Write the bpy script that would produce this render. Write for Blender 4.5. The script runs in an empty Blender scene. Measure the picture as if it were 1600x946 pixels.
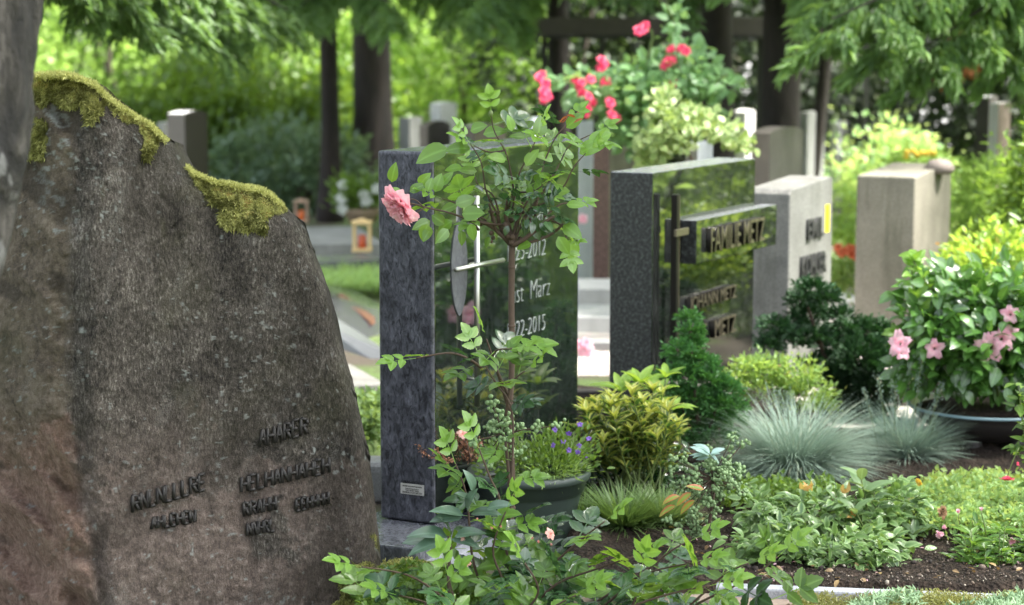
import bpy, bmesh, math, random
import numpy as np
from mathutils import Vector, Matrix

R = math.radians
rng = np.random.default_rng(11)
random.seed(5)
SC = bpy.context.scene
COL = SC.collection

# ------------------------------------------------------------------ camera, sky, sun, exposure
CAM = np.array([0.0, 0.0, 1.5]); F = 3200.0; PITCH = math.atan(413 / F)
cd = bpy.data.cameras.new('camera'); cam = bpy.data.objects.new('camera', cd); COL.objects.link(cam)
cam.location = CAM; cam.rotation_euler = (math.pi / 2 - PITCH, 0, 0)
cd.sensor_width = 36; cd.lens = 36 * F / 1600; cd.clip_start = .05; cd.clip_end = 500
cd.dof.use_dof = True; cd.dof.focus_distance = 5.35; cd.dof.aperture_fstop = 3.1; cd.dof.aperture_blades = 0
SC.camera = cam

SUN_EL, SUN_AZ = 58, 98            # azimuth measured from +Y towards +X
w = bpy.data.worlds.new("World"); SC.world = w; w.use_nodes = True
nt = w.node_tree
bg = nt.nodes['Background']; sky = nt.nodes.new('ShaderNodeTexSky'); sky.sky_type = 'NISHITA'
sky.sun_disc = False; sky.sun_elevation = R(SUN_EL); sky.sun_rotation = R(SUN_AZ)
sky.air_density = 1.0; sky.dust_density = 3.0; sky.ozone_density = 1.0
hs = nt.nodes.new('ShaderNodeHueSaturation'); hs.inputs['Saturation'].default_value = .38   # thin cloud: a nearly neutral sky
nt.links.new(sky.outputs[0], hs.inputs['Color']); nt.links.new(hs.outputs[0], bg.inputs[0]); bg.inputs[1].default_value = 0.105
ld = bpy.data.lights.new('sun', 'SUN'); ld.energy = 4.5; ld.angle = R(9); ld.color = (1, .96, .90)
sun = bpy.data.objects.new('sun', ld); COL.objects.link(sun)
sun.rotation_euler = (R(90 - SUN_EL), 0, R(180 - SUN_AZ)); sun.location = (0, 0, 20)
SC.view_settings.view_transform = 'Standard'; SC.view_settings.look = 'None'
SC.view_settings.exposure = 2.85; SC.view_settings.gamma = 1
SC.render.engine = 'CYCLES'
SC.cycles.use_denoising = True
SC.cycles.max_bounces = 7; SC.cycles.diffuse_bounces = 4; SC.cycles.glossy_bounces = 3
SC.cycles.transmission_bounces = 4; SC.cycles.transparent_max_bounces = 4
SC.cycles.caustics_reflective = False; SC.cycles.caustics_refractive = False

# ------------------------------------------------------------------ helpers
def P(px, py, D):
    u = (px - 800) / F; v = (473 - py) / F
    c, s = math.cos(PITCH), math.sin(PITCH)
    r = np.array([u, c + v * s, -s + v * c])
    return CAM + r * (D / r[1])

def G(px, py, z=0.0):
    u = (px - 800) / F; v = (473 - py) / F
    c, s = math.cos(PITCH), math.sin(PITCH)
    r = np.array([u, c + v * s, -s + v * c])
    return CAM + r * ((z - CAM[2]) / r[2])

def tag(o, label=None, cat=None, group=None, kind=None):
    if label: o['label'] = label
    if cat: o['category'] = cat
    if group: o['group'] = group
    if kind: o['kind'] = kind
    return o

def empty(name, loc, label, cat, group=None, rz=0.0):
    o = bpy.data.objects.new(name, None); COL.objects.link(o)
    o.location = loc; o.rotation_euler = (0, 0, rz); o.empty_display_size = .1
    return tag(o, label, cat, group)

def link(name, me, mat=None, parent=None, local=False):
    o = bpy.data.objects.new(name, me); COL.objects.link(o)
    if mat is not None: me.materials.append(mat)
    if parent is not None:
        o.parent = parent
        if not local:
            m = Matrix.LocRotScale(parent.location, parent.rotation_euler, parent.scale)
            if parent.parent: m = Matrix.LocRotScale(parent.parent.location, parent.parent.rotation_euler, None) @ m
            o.matrix_parent_inverse = m.inverted()
    return o

# --- numpy noise
def _h(ix, iy, iz, s):
    n = (ix.astype(np.int64) * 374761393 + iy.astype(np.int64) * 668265263 + iz.astype(np.int64) * 2147483647 + s * 974634777)
    n = (n ^ (n >> 13)) * 1274126177
    n = n ^ (n >> 16)
    return (n & 0xffffff).astype(np.float64) / 0xffffff
def vnoise(p, s=0):
    p = np.asarray(p, float); i = np.floor(p); f = p - i; f = f * f * (3 - 2 * f)
    x, y, z = i[..., 0], i[..., 1], i[..., 2]; fx, fy, fz = f[..., 0], f[..., 1], f[..., 2]
    def L(a, b, t): return a + (b - a) * t
    return L(L(L(_h(x, y, z, s), _h(x + 1, y, z, s), fx), L(_h(x, y + 1, z, s), _h(x + 1, y + 1, z, s), fx), fy),
             L(L(_h(x, y, z + 1, s), _h(x + 1, y, z + 1, s), fx), L(_h(x, y + 1, z + 1, s), _h(x + 1, y + 1, z + 1, s), fx), fy), fz)
def fbm(p, o=4, s=0, g=.5):
    a, t, r = 1.0, 0.0, 0.0; p = np.asarray(p, float)
    for k in range(o):
        r = r + a * vnoise(p * (2 ** k) + 17.3 * k, s + k); t += a; a *= g
    return r / t
def flin(p, s=0, o=1, g=.5):
    t = 0; a = 1; w_ = 0; p = np.asarray(p, float)
    for k in range(o):
        q = p * (2 ** k) + 11.7 * k; x, y = q[..., 0], q[..., 1]; i, j = np.floor(x), np.floor(y); fx, fy = x - i, y - j; z = i * 0
        A, B, C, D_ = _h(i, j, z, s + k), _h(i + 1, j, z, s + k), _h(i, j + 1, z, s + k), _h(i + 1, j + 1, z, s + k)
        lo = A + (B - A) * fx + (D_ - B) * fy; hi = A + (D_ - C) * fx + (C - A) * fy
        t = t + a * np.where(fx > fy, lo, hi); w_ += a; a *= g
    return t / w_
def norm(v):
    return v / (np.linalg.norm(v, axis=-1, keepdims=True) + 1e-9)
def sstep(a, b, x):
    t = np.clip((x - a) / (b - a), 0, 1); return t * t * (3 - 2 * t)

# --- mesh builder for mixed pieces
class MB:
    def __init__(s): s.v = []; s.f = []
    def add(s, vs, fs):
        n = len(s.v); s.v += [tuple(map(float, q)) for q in vs]; s.f += [tuple(i + n for i in q) for q in fs]; return s
    def tube(s, pts, radii, k=8, cap=True):
        pts = [np.array(p, float) for p in pts]; n = len(pts)
        if not hasattr(radii, '__len__'): radii = [radii] * n
        ref = np.array([0.31, 0.2, 0.93]); vs = []
        for i, p in enumerate(pts):
            t = pts[min(i + 1, n - 1)] - pts[max(i - 1, 0)]; t = t / (np.linalg.norm(t) + 1e-9)
            a = np.cross(t, ref)
            if np.linalg.norm(a) < .15: a = np.cross(t, np.array([1.0, 0, 0]))
            a = a / np.linalg.norm(a); b = np.cross(t, a)
            for j in range(k):
                q = 2 * math.pi * j / k
                vs.append(p + radii[i] * (math.cos(q) * a + math.sin(q) * b))
        fs = [(i * k + j, i * k + (j + 1) % k, (i + 1) * k + (j + 1) % k, (i + 1) * k + j) for i in range(n - 1) for j in range(k)]
        if cap: fs += [tuple(range(k - 1, -1, -1)), tuple(range((n - 1) * k, n * k))]
        return s.add(vs, fs)
    def box(s, x0, x1, y0, y1, z0, z1, M=None, top=None):
        c = [(x0, y0, z0), (x1, y0, z0), (x1, y1, z0), (x0, y1, z0), (x0, y0, z1), (x1, y0, z1), (x1, y1, z1), (x0, y1, z1)]
        if M is not None: c = [M @ Vector(q) for q in c]
        return s.add(c, [(3, 2, 1, 0), (4, 5, 6, 7), (0, 1, 5, 4), (1, 2, 6, 5), (2, 3, 7, 6), (3, 0, 4, 7)])
    def lathe(s, prof, c=(0, 0, 0), k=40, sx=1, sy=1, cap=True):
        vs = []
        for r, z in prof:
            for j in range(k):
                q = 2 * math.pi * j / k; vs.append((c[0] + sx * r * math.cos(q), c[1] + sy * r * math.sin(q), c[2] + z))
        n = len(prof)
        fs = [(i * k + j, i * k + (j + 1) % k, (i + 1) * k + (j + 1) % k, (i + 1) * k + j) for i in range(n - 1) for j in range(k)]
        if cap: fs += [tuple(range(k - 1, -1, -1)), tuple(range((n - 1) * k, n * k))]
        return s.add(vs, fs)
    def ball(s, c, r, nu=8, nv=5, sz=1.0):
        prof = [(max(r * math.sin(math.pi * i / nv), r * .02), -r * sz * math.cos(math.pi * i / nv)) for i in range(nv + 1)]
        return s.lathe(prof, c, nu)
    def mesh(s, name, smooth=False, bevel=0, seg=2):
        me = bpy.data.meshes.new(name); me.from_pydata(s.v, [], s.f); me.update()
        if bevel:
            bm = bmesh.new(); bm.from_mesh(me)
            ed = [e for e in bm.edges if len(e.link_faces) == 2 and e.calc_face_angle(0) > .4]
            bmesh.ops.bevel(bm, geom=ed, offset=bevel, segments=seg, profile=.6, affect='EDGES', clamp_overlap=True)
            bm.to_mesh(me); bm.free()
        if smooth: me.shade_smooth()
        return me
    def build(s, name, mat, parent=None, smooth=False, bevel=0, seg=2, local=False):
        return link(name, s.mesh(name, smooth, bevel, seg), mat, parent, local)

# --- leaf clouds ---------------------------------------------------
def T_leaf(shape='ovate', seg=4, fold=.18, bend=.22, serr=0.0):
    xs = np.linspace(0, 1, seg + 1); v = []; f = []; e = []
    for i, x in enumerate(xs):
        if shape == 'ovate': h = (math.sin(math.pi * min(x ** .80, 1)) ** .72) * (1 - .12 * x)
        elif shape == 'lance': h = math.sin(math.pi * x ** .85) ** .8
        elif shape == 'round': h = math.sqrt(max(0, 1 - (2 * x - 1) ** 2))
        else: h = math.sin(math.pi * x)
        if i == 0: h = .04
        if i == seg: h = .02
        h *= .5
        if serr and 0 < i < seg and i % 2: h *= 1 - serr
        z = -bend * (x - .25) ** 2
        v += [(x, -h, z + fold * h), (x, 0, z), (x, h, z + fold * h)]; e += [1, 0, 1]
    for i in range(seg):
        a = 3 * i
        f += [(a, a + 3, a + 4, a + 1), (a + 1, a + 4, a + 5, a + 2)]
    return np.array(v), f, np.array(e, float)
def T_quad(fold=.2):
    return np.array([(0, 0, 0), (.45, -.5, fold * .5), (1, 0, -.1), (.45, .5, fold * .5)]), [(0, 1, 2), (0, 2, 3)], np.array([0, 1, .5, 1.])
def T_blade(seg=5, droop=.5):
    v = []; f = []
    for i in range(seg + 1):
        x = i / seg; h = .5 * (1 - x) ** .7 + .03; z = -droop * x * x
        v += [(x * (1 - .25 * droop * x), -h, z), (x * (1 - .25 * droop * x), h, z)]
    for i in range(seg):
        a = 2 * i; f.append((a, a + 2, a + 3, a + 1))
    return np.array(v), f, np.zeros(len(v))
def T_compound(pairs=2, seg=4, serr=.16):
    """a pinnate rose leaf: leaflets in pairs and one at the tip on a thin stalk"""
    lv, lf, le = T_leaf('ovate', seg, .22, .18, serr)
    V = []; Fc = []; E = []
    def put(x, ang, size):
        n = len(V); c, s = math.cos(ang), math.sin(ang)
        for (a, b, z) in lv:
            a2, b2 = a * size, b * size * .68
            V.append((x + a2 * c - b2 * s, a2 * s + b2 * c, z * size - .10 * x * x)); E.append(0)
        for k in range(len(le)): E[n + k] = le[k]
        for q in lf: Fc.append(tuple(i + n for i in q))
    n = len(V)
    for i in range(3):
        x = i / 2 * .62; V += [(x, -.008, -.1 * x * x), (x, .008, -.1 * x * x)]; E += [0, 0]
    Fc += [(n, n + 2, n + 3, n + 1), (n + 2, n + 4, n + 5, n + 3)]
    put(.60, 0, .44)
    for k in range(pairs):
        x = .58 - .24 * k; sz = .38 - .05 * k
        put(x, 1.05, sz); put(x, -1.05, sz)
    return np.array(V), Fc, np.array(E)
TQ = T_quad(); TL = T_leaf('ovate', 4); TLs = T_leaf('ovate', 6, .15, .3); TN = T_leaf('lance', 3, .12, .25)
TLN = T_leaf('lance', 5, .2, .3); TB = T_blade(); TB2 = T_blade(4, .15); TC = T_compound(2, 10, .15); TC1 = T_compound(1, 8, .10); TR = T_leaf('round', 4, .1, .1)

def leaves(name, mat, parent, Pos, Dir, Nrm, L, W, T=TL, tone=None, kind=None, local=False):
    """Pos,Dir,Nrm (n,3); L length; W width (ratio)"""
    n = len(Pos); tv, tf, te = T; k = len(tv)
    Dir = norm(Dir); S = norm(np.cross(Nrm, Dir)); N = np.cross(Dir, S)
    L = np.broadcast_to(L, (n,)).astype(float); W = np.broadcast_to(W, (n,)).astype(float)
    V = Pos[:, None, :] + L[:, None, None] * (tv[None, :, 0:1] * Dir[:, None, :] + (W[:, None] * tv[None, :, 1])[..., None] * S[:, None, :] + tv[None, :, 2:3] * N[:, None, :])
    if k > 6: V = V + (L * rng.normal(0, .13, n))[:, None, None] * ((tv[None, :, 0:1] - .3) ** 2) * N[:, None, :] * (1 if k < 40 else .5)
    V = V.reshape(-1, 3)
    if tone is None: tone = rng.random(n)
    me = bpy.data.meshes.new(name)
    sizes = np.array([len(q) for q in tf]); flat = np.concatenate([np.array(q) for q in tf])
    me.vertices.add(len(V)); me.vertices.foreach_set('co', V.astype(np.float32).ravel())
    loops = (flat[None, :] + (np.arange(n) * k)[:, None]).ravel()
    tot = np.tile(sizes, n); start = np.concatenate([[0], np.cumsum(tot)[:-1]])
    me.loops.add(len(loops)); me.loops.foreach_set('vertex_index', loops.astype(np.int32))
    me.polygons.add(len(tot)); me.polygons.foreach_set('loop_start', start.astype(np.int32))
    me.polygons.foreach_set('loop_total', tot.astype(np.int32))
    me.update(calc_edges=True)
    a = me.attributes.new('tone', 'FLOAT', 'POINT'); a.data.foreach_set('value', np.repeat(np.clip(tone, 0, 1), k).astype(np.float32))
    a = me.attributes.new('edge', 'FLOAT', 'POINT'); a.data.foreach_set('value', np.tile(te, n).astype(np.float32))
    me.shade_smooth()
    o = link(name, me, mat, parent, local)
    if kind: o['kind'] = kind
    return o

def rv(n, s=1.0): return rng.normal(0, s, (n, 3))

def cloud(c, rad, n, clumps=40, shell=.55, spread=.22, zmin=None, seed=None):
    """clumpy ellipsoid: positions, outward directions, tone with light and dark clumps"""
    c = np.array(c, float); rad = np.array(rad, float)
    d = norm(rv(clumps)); r = shell + (1.05 - shell) * rng.random(clumps) ** .6
    cc = d * r[:, None]; ct = rng.random(clumps)
    w_ = rng.random(clumps) + .3; idx = rng.choice(clumps, n, p=w_ / w_.sum())
    p = cc[idx] + rv(n, spread) * (.6 + .6 * rng.random((clumps, 1)))[idx]
    out = norm(p + .25 * rv(n)); pos = c + p * rad
    tone = np.clip(.55 * ct[idx] + .45 * rng.random(n), 0, 1)
    if zmin is not None:
        k = pos[:, 2] > zmin; pos, out, tone = pos[k], out[k], tone[k]
    return pos, out, tone

# --- materials -----------------------------------------------------
class NT:
    def __init__(s, name):
        s.m = bpy.data.materials.new(name); s.m.use_nodes = True; s.t = s.m.node_tree; s.n = s.t.nodes
        s.p = s.n['Principled BSDF']; s.out = s.n['Material Output']
        s.tc = s.n.new('ShaderNodeTexCoord')
    def l(s, a, b): s.t.links.new(a, b)
    def mapping(s, scale=(1, 1, 1), rot=(0, 0, 0), src='Object'):
        m = s.n.new('ShaderNodeMapping'); m.inputs['Scale'].default_value = scale; m.inputs['Rotation'].default_value = rot
        s.l(s.tc.outputs[src], m.inputs[0]); return m.outputs[0]
    def noise(s, scale, detail=5, rough=.55, dist=0, vec=None):
        n = s.n.new('ShaderNodeTexNoise'); n.inputs['Scale'].default_value = scale; n.inputs['Detail'].default_value = detail
        n.inputs['Roughness'].default_value = rough; n.inputs['Distortion'].default_value = dist
        s.l(vec if vec is not None else s.tc.outputs['Object'], n.inputs['Vector']); return n.outputs[0]
    def vor(s, scale, vec=None, feat='F1', out=0):
        n = s.n.new('ShaderNodeTexVoronoi'); n.inputs['Scale'].default_value = scale; n.feature = feat
        s.l(vec if vec is not None else s.tc.outputs['Object'], n.inputs['Vector']); return n.outputs[out]
    def ramp(s, src, stops):
        r = s.n.new('ShaderNodeValToRGB'); e = r.color_ramp.elements
        while len(e) < len(stops): e.new(.5)
        for q, (pos, c) in zip(e, stops):
            q.position = pos
            if not hasattr(c, '__len__'): c = (c, c, c)
            q.color = (*c, 1)
        s.l(src, r.inputs[0]); return r.outputs[0]
    def mix(s, f, a, b, mode='MIX'):
        m = s.n.new('ShaderNodeMix'); m.data_type = 'RGBA'; m.blend_type = mode
        for q, v in ((0, f), (6, a), (7, b)):
            sock = m.inputs[q]
            if isinstance(v, (int, float)): sock.default_value = v if q == 0 else (v, v, v, 1)
            elif isinstance(v, tuple): sock.default_value = (*v, 1)
            else: s.l(v, sock)
        return m.outputs[2]
    def math(s, op, a, b=0.0):
        m = s.n.new('ShaderNodeMath'); m.operation = op
        for i, v in enumerate((a, b)):
            if isinstance(v, (int, float)): m.inputs[i].default_value = v
            else: s.l(v, m.inputs[i])
        return m.outputs[0]
    def attr(s, name):
        a = s.n.new('ShaderNodeAttribute'); a.attribute_name = name; return a.outputs['Fac']
    def col(s, c):
        if isinstance(c, tuple): s.p.inputs['Base Color'].default_value = (*c, 1)
        else: s.l(c, s.p.inputs['Base Color'])
    def set(s, **k):
        for a, v in k.items():
            q = s.p.inputs[{'rough': 'Roughness', 'metal': 'Metallic', 'ior': 'IOR', 'coat': 'Coat Weight', 'sss': 'Subsurface Weight', 'spec': 'Specular IOR Level', 'coatr': 'Coat Roughness'}[a]]
            if isinstance(v, (int, float)): q.default_value = v
            else: s.l(v, q)
        return s
    def bump(s, h, strength=.4, dist=.01, prev=None):
        b = s.n.new('ShaderNodeBump'); b.inputs['Strength'].default_value = strength; b.inputs['Distance'].default_value = dist
        s.l(h, b.inputs['Height'])
        if prev is not None: s.l(prev, b.inputs['Normal'])
        s.l(b.outputs[0], s.p.inputs['Normal']); return b.outputs[0]

def leafmat(name, c0, c1, edge=None, rough=.42, tr=.35, spec=.5, trc=None, tip=None, keep=False):
    k_ = .66 if not keep and c1[1] > .1 and c1[0] < c1[1] * 1.15 else 9
    c0 = (min(c0[0], c0[1] * k_), c0[1], c0[2]); c1 = (min(c1[0], c1[1] * k_), c1[1], max(c1[2], c1[1] * .16))
    if trc and k_ < 1: trc = (min(trc[0], trc[1] * k_), trc[1], trc[2])
    m = NT(name); t = m.attr('tone')
    c = m.mix(t, c0, c1)
    if tip: c = m.mix(m.ramp(t, [(.9, 0.), (.97, 1.)]), c, tip)
    if edge: c = m.mix(m.ramp(m.attr('edge'), [(.35, 0.), (.62, 1.)]), c, edge)
    if not edge: c = m.mix(m.ramp(m.attr('edge'), [(.0, .38), (.22, 0.)]), c, tuple(min(1, q * 1.5 + .03) for q in c1))   # paler midrib
    n = m.noise(60, 3); c = m.mix(m.math('MULTIPLY', n, .5), c, m.mix(.5, c, (.02, .03, .01)))
    m.col(c); m.set(rough=rough, spec=spec); m.bump(m.noise(240, 3, .6), .35, .002)
    tb = m.n.new('ShaderNodeBsdfTranslucent'); ms = m.n.new('ShaderNodeMixShader'); ms.inputs[0].default_value = tr
    tc = m.mix(.5, c, trc or tuple(min(1, x * 2.2) for x in (c1[0] * 1.15, c1[1], c1[2] * .5)))
    m.l(tc, tb.inputs[0]); m.l(m.p.outputs[0], ms.inputs[1]); m.l(tb.outputs[0], ms.inputs[2]); m.l(ms.outputs[0], m.out.inputs[0])
    return m.m
def plain(name, c, rough=.6, metal=0, var=.25, scale=30, bump=.15, bd=.003, **k):
    m = NT(name); n = m.noise(scale, 6, .6)
    m.col(m.mix(n, tuple(x * (1 - var) for x in c), tuple(min(1, x * (1 + var)) for x in c)))
    m.set(rough=rough, metal=metal, **k)
    if bump: m.bump(n, bump, bd)
    return m.m
def stone(name, c0, c1, c2=None, scale=6, grain=220, rough=.75, stain=(.05, .05, .03), st=.4, bump=.3):
    m = NT(name); a = m.noise(scale, 7, .6, .4); g = m.noise(grain, 2, .7)
    c = m.ramp(a, [(.32, c0), (.68, c1)]); c = m.mix(m.ramp(g, [(.35, 0.), (.7, .75)]), c, c2 or tuple(x * .55 for x in c0))
    s = m.noise(2.6, 7, .7, .3, m.mapping((5, 5, .55)))
    c = m.mix(m.math('MULTIPLY', m.ramp(s, [(.5, 0.), (.72, 1.)]), st), c, stain)
    m.col(c); m.set(rough=rough); m.bump(m.math('ADD', g, m.math('MULTIPLY', a, 2.0)), bump, .003); return m.m
def granite(name, dark, light, scale=160, rough=.4, swirl=0.0, ior=1.5, thr=(.42, .66), bump=.0):
    m = NT(name)
    if swirl:
        v = m.noise(5, 3, .5, 0); mp = m.mapping((1, 1, .45), (0.5, .6, .3))
        a = m.noise(62, 8, .74, 1.3, mp); b = m.noise(9, 4, .6, 1.8)
        c = m.ramp(a, [(.38, dark), (.52, tuple((x + y) / 2 * .9 for x, y in zip(dark, light))), (.70, light)])
        c = m.mix(m.ramp(b, [(.4, 0.), (.7, .65)]), c, dark)
    else:
        a = m.noise(scale, 3, .7); b = m.vor(scale * .8)
        c = m.mix(m.ramp(a, [(thr[0], 0.), (thr[1], 1.)]), dark, light)
        c = m.mix(m.ramp(b, [(.0, .5), (.35, 0.)]), c, tuple(x * 1.5 for x in light))
    m.col(c); m.set(rough=rough, ior=ior)
    if bump: m.bump(a, bump, .002)
    return m.m
def polished(name, dark, light, ior=2.3, streak=.07, rough=.03):
    """mirror-polished granite with dried rain streaks"""
    m = NT(name); a = m.noise(150, 3, .7)
    st = m.noise(30, 5, .6, .2, m.mapping((7, 7, .35)))
    c = m.mix(m.ramp(a, [(.45, 0.), (.72, 1.)]), dark, light)
    c = m.mix(m.math('MULTIPLY', m.ramp(st, [(.45, 0.), (.75, 1.)]), .14), c, (.30, .32, .30))
    m.col(c); m.set(ior=ior, rough=m.math('ADD', m.math('MULTIPLY', st, streak), rough)); return m.m
def bark(name, c0, c1, scale=9, sz=.22, bump=.8, bd=.03):
    m = NT(name); v = m.mapping((1, 1, sz)); a = m.noise(scale, 8, .65, .6, v); b = m.noise(scale * 6, 4, .6, 0, v)
    m.col(m.mix(m.ramp(a, [(.35, 0.), (.65, 1.)]), c0, c1)); m.set(rough=.9)
    m.bump(m.math('ADD', a, m.math('MULTIPLY', b, .3)), bump, bd); return m.m

# ------------------------------------------------------------------ the setting: ground, gravel, soil, distant wood
def ground_mat():
    m = NT('ground'); a = m.noise(1.4, 6, .6); b = m.noise(40, 5, .7)
    g = m.mix(m.ramp(b, [(.35, 0.), (.65, 1.)]), (.035, .06, .015), (.10, .15, .035))
    s = m.mix(b, (.03, .024, .017), (.09, .07, .05))
    m.col(m.mix(m.ramp(a, [(.45, 0.), (.6, 1.)]), g, s)); m.set(rough=.95); m.bump(b, .6, .02); return m.m
NX, NY = 120, 160
gx = np.linspace(-1, 1, NX); gx = np.sign(gx) * np.abs(gx) ** 2.2 * 120
gy = np.linspace(0, 1, NY) ** 2.4 * 170 - 12
X, Y = np.meshgrid(gx, gy); Z = (fbm(np.stack([X * .8, Y * .8, X * 0], -1), 3) - .5) * .03 * np.clip(Y / 8, .3, 3)
Z += sstep(19, 40, Y) * 1.2
V = np.stack([X, Y, Z], -1).reshape(-1, 3)
me = bpy.data.meshes.new('ground'); me.from_pydata(V.tolist(), [], [(j * NX + i, j * NX + i + 1, (j + 1) * NX + i + 1, (j + 1) * NX + i) for j in range(NY - 1) for i in range(NX - 1)])
me.shade_smooth(); o = link('ground', me, ground_mat()); o['kind'] = 'structure'

def patch(name, poly_fn, x0, x1, y0, y1, z, amp, mat, n=120, kind='structure'):
    xs = np.linspace(x0, x1, n); ys = np.linspace(y0, y1, n); X, Y = np.meshgrid(xs, ys)
    Zb = z + amp * (fbm(np.stack([X * 9, Y * 9, X * 0], -1), 5, 3) - .5)
    e = np.minimum(np.minimum(X - x0, x1 - X), np.minimum(Y - y0, y1 - Y)); Zb -= (1 - sstep(0, .06, e)) * (z + .05)
    V = np.stack([X, Y, Zb], -1).reshape(-1, 3)
    me = bpy.data.meshes.new(name); me.from_pydata(V.tolist(), [], [(j * n + i, j * n + i + 1, (j + 1) * n + i + 1, (j + 1) * n + i) for j in range(n - 1) for i in range(n - 1)])
    me.shade_smooth(); o = link(name, me, mat); o['kind'] = kind; return o
def soil_mat():
    m = NT('soil'); a = m.noise(25, 7, .7); v = m.vor(90)
    c = m.ramp(a, [(.35, (.012, .009, .007)), (.6, (.045, .032, .024)), (.8, (.11, .08, .06))]); m.col(c); m.set(rough=.95, spec=.2)
    m.bump(m.math('ADD', a, v), .9, .02); return m.m
def gravel_mat():
    m = NT('gravel'); v = m.vor(70, out=1); n = m.noise(6, 4)
    c = m.mix(.75, v, (.46, .40, .36)); c = m.mix(m.math('MULTIPLY', n, .5), c, (.25, .22, .19)); m.col(m.mix(.5, c, (.5, .44, .41))); m.set(rough=.9)
    m.bump(m.vor(70), .8, .01); return m.m
SOIL = soil_mat(); GRAVEL = gravel_mat()
patch('planting_soil', None, .12, 2.6, 5.25, 8.6, .055, .06, SOIL, 160)
patch('gravel_path', None, -.45, 2.0, 9.0, 10.9, .02, .012, GRAVEL, 60)
patch('sand_path', None, -.2, 2.4, 4.2, 5.33, .045, .012, plain('sand', (.26, .20, .165), .95, var=.3, scale=60, bump=.5, bd=.01), 120)

# far woodland: countless leaves, closes the view
LM_far = leafmat('far_leaves', (.02, .05, .012), (.10, .20, .03), rough=.5, tr=.3)
n = 46000
x = rng.uniform(-26, 34, n); y = 31 + rng.normal(0, 1.4, n) + .012 * x * x * 0; z = rng.uniform(0, 1, n) ** 1.1 * 9
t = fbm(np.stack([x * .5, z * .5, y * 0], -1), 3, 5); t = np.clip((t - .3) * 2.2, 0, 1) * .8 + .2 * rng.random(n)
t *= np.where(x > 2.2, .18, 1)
leaves('far_woodland', LM_far, None, np.stack([x, y, z], -1), rv(n) + [0, 0, -.5], rv(n) + [0, -.8, .5], rng.uniform(.16, .34, n), .6, TQ, t, kind='stuff')

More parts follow.
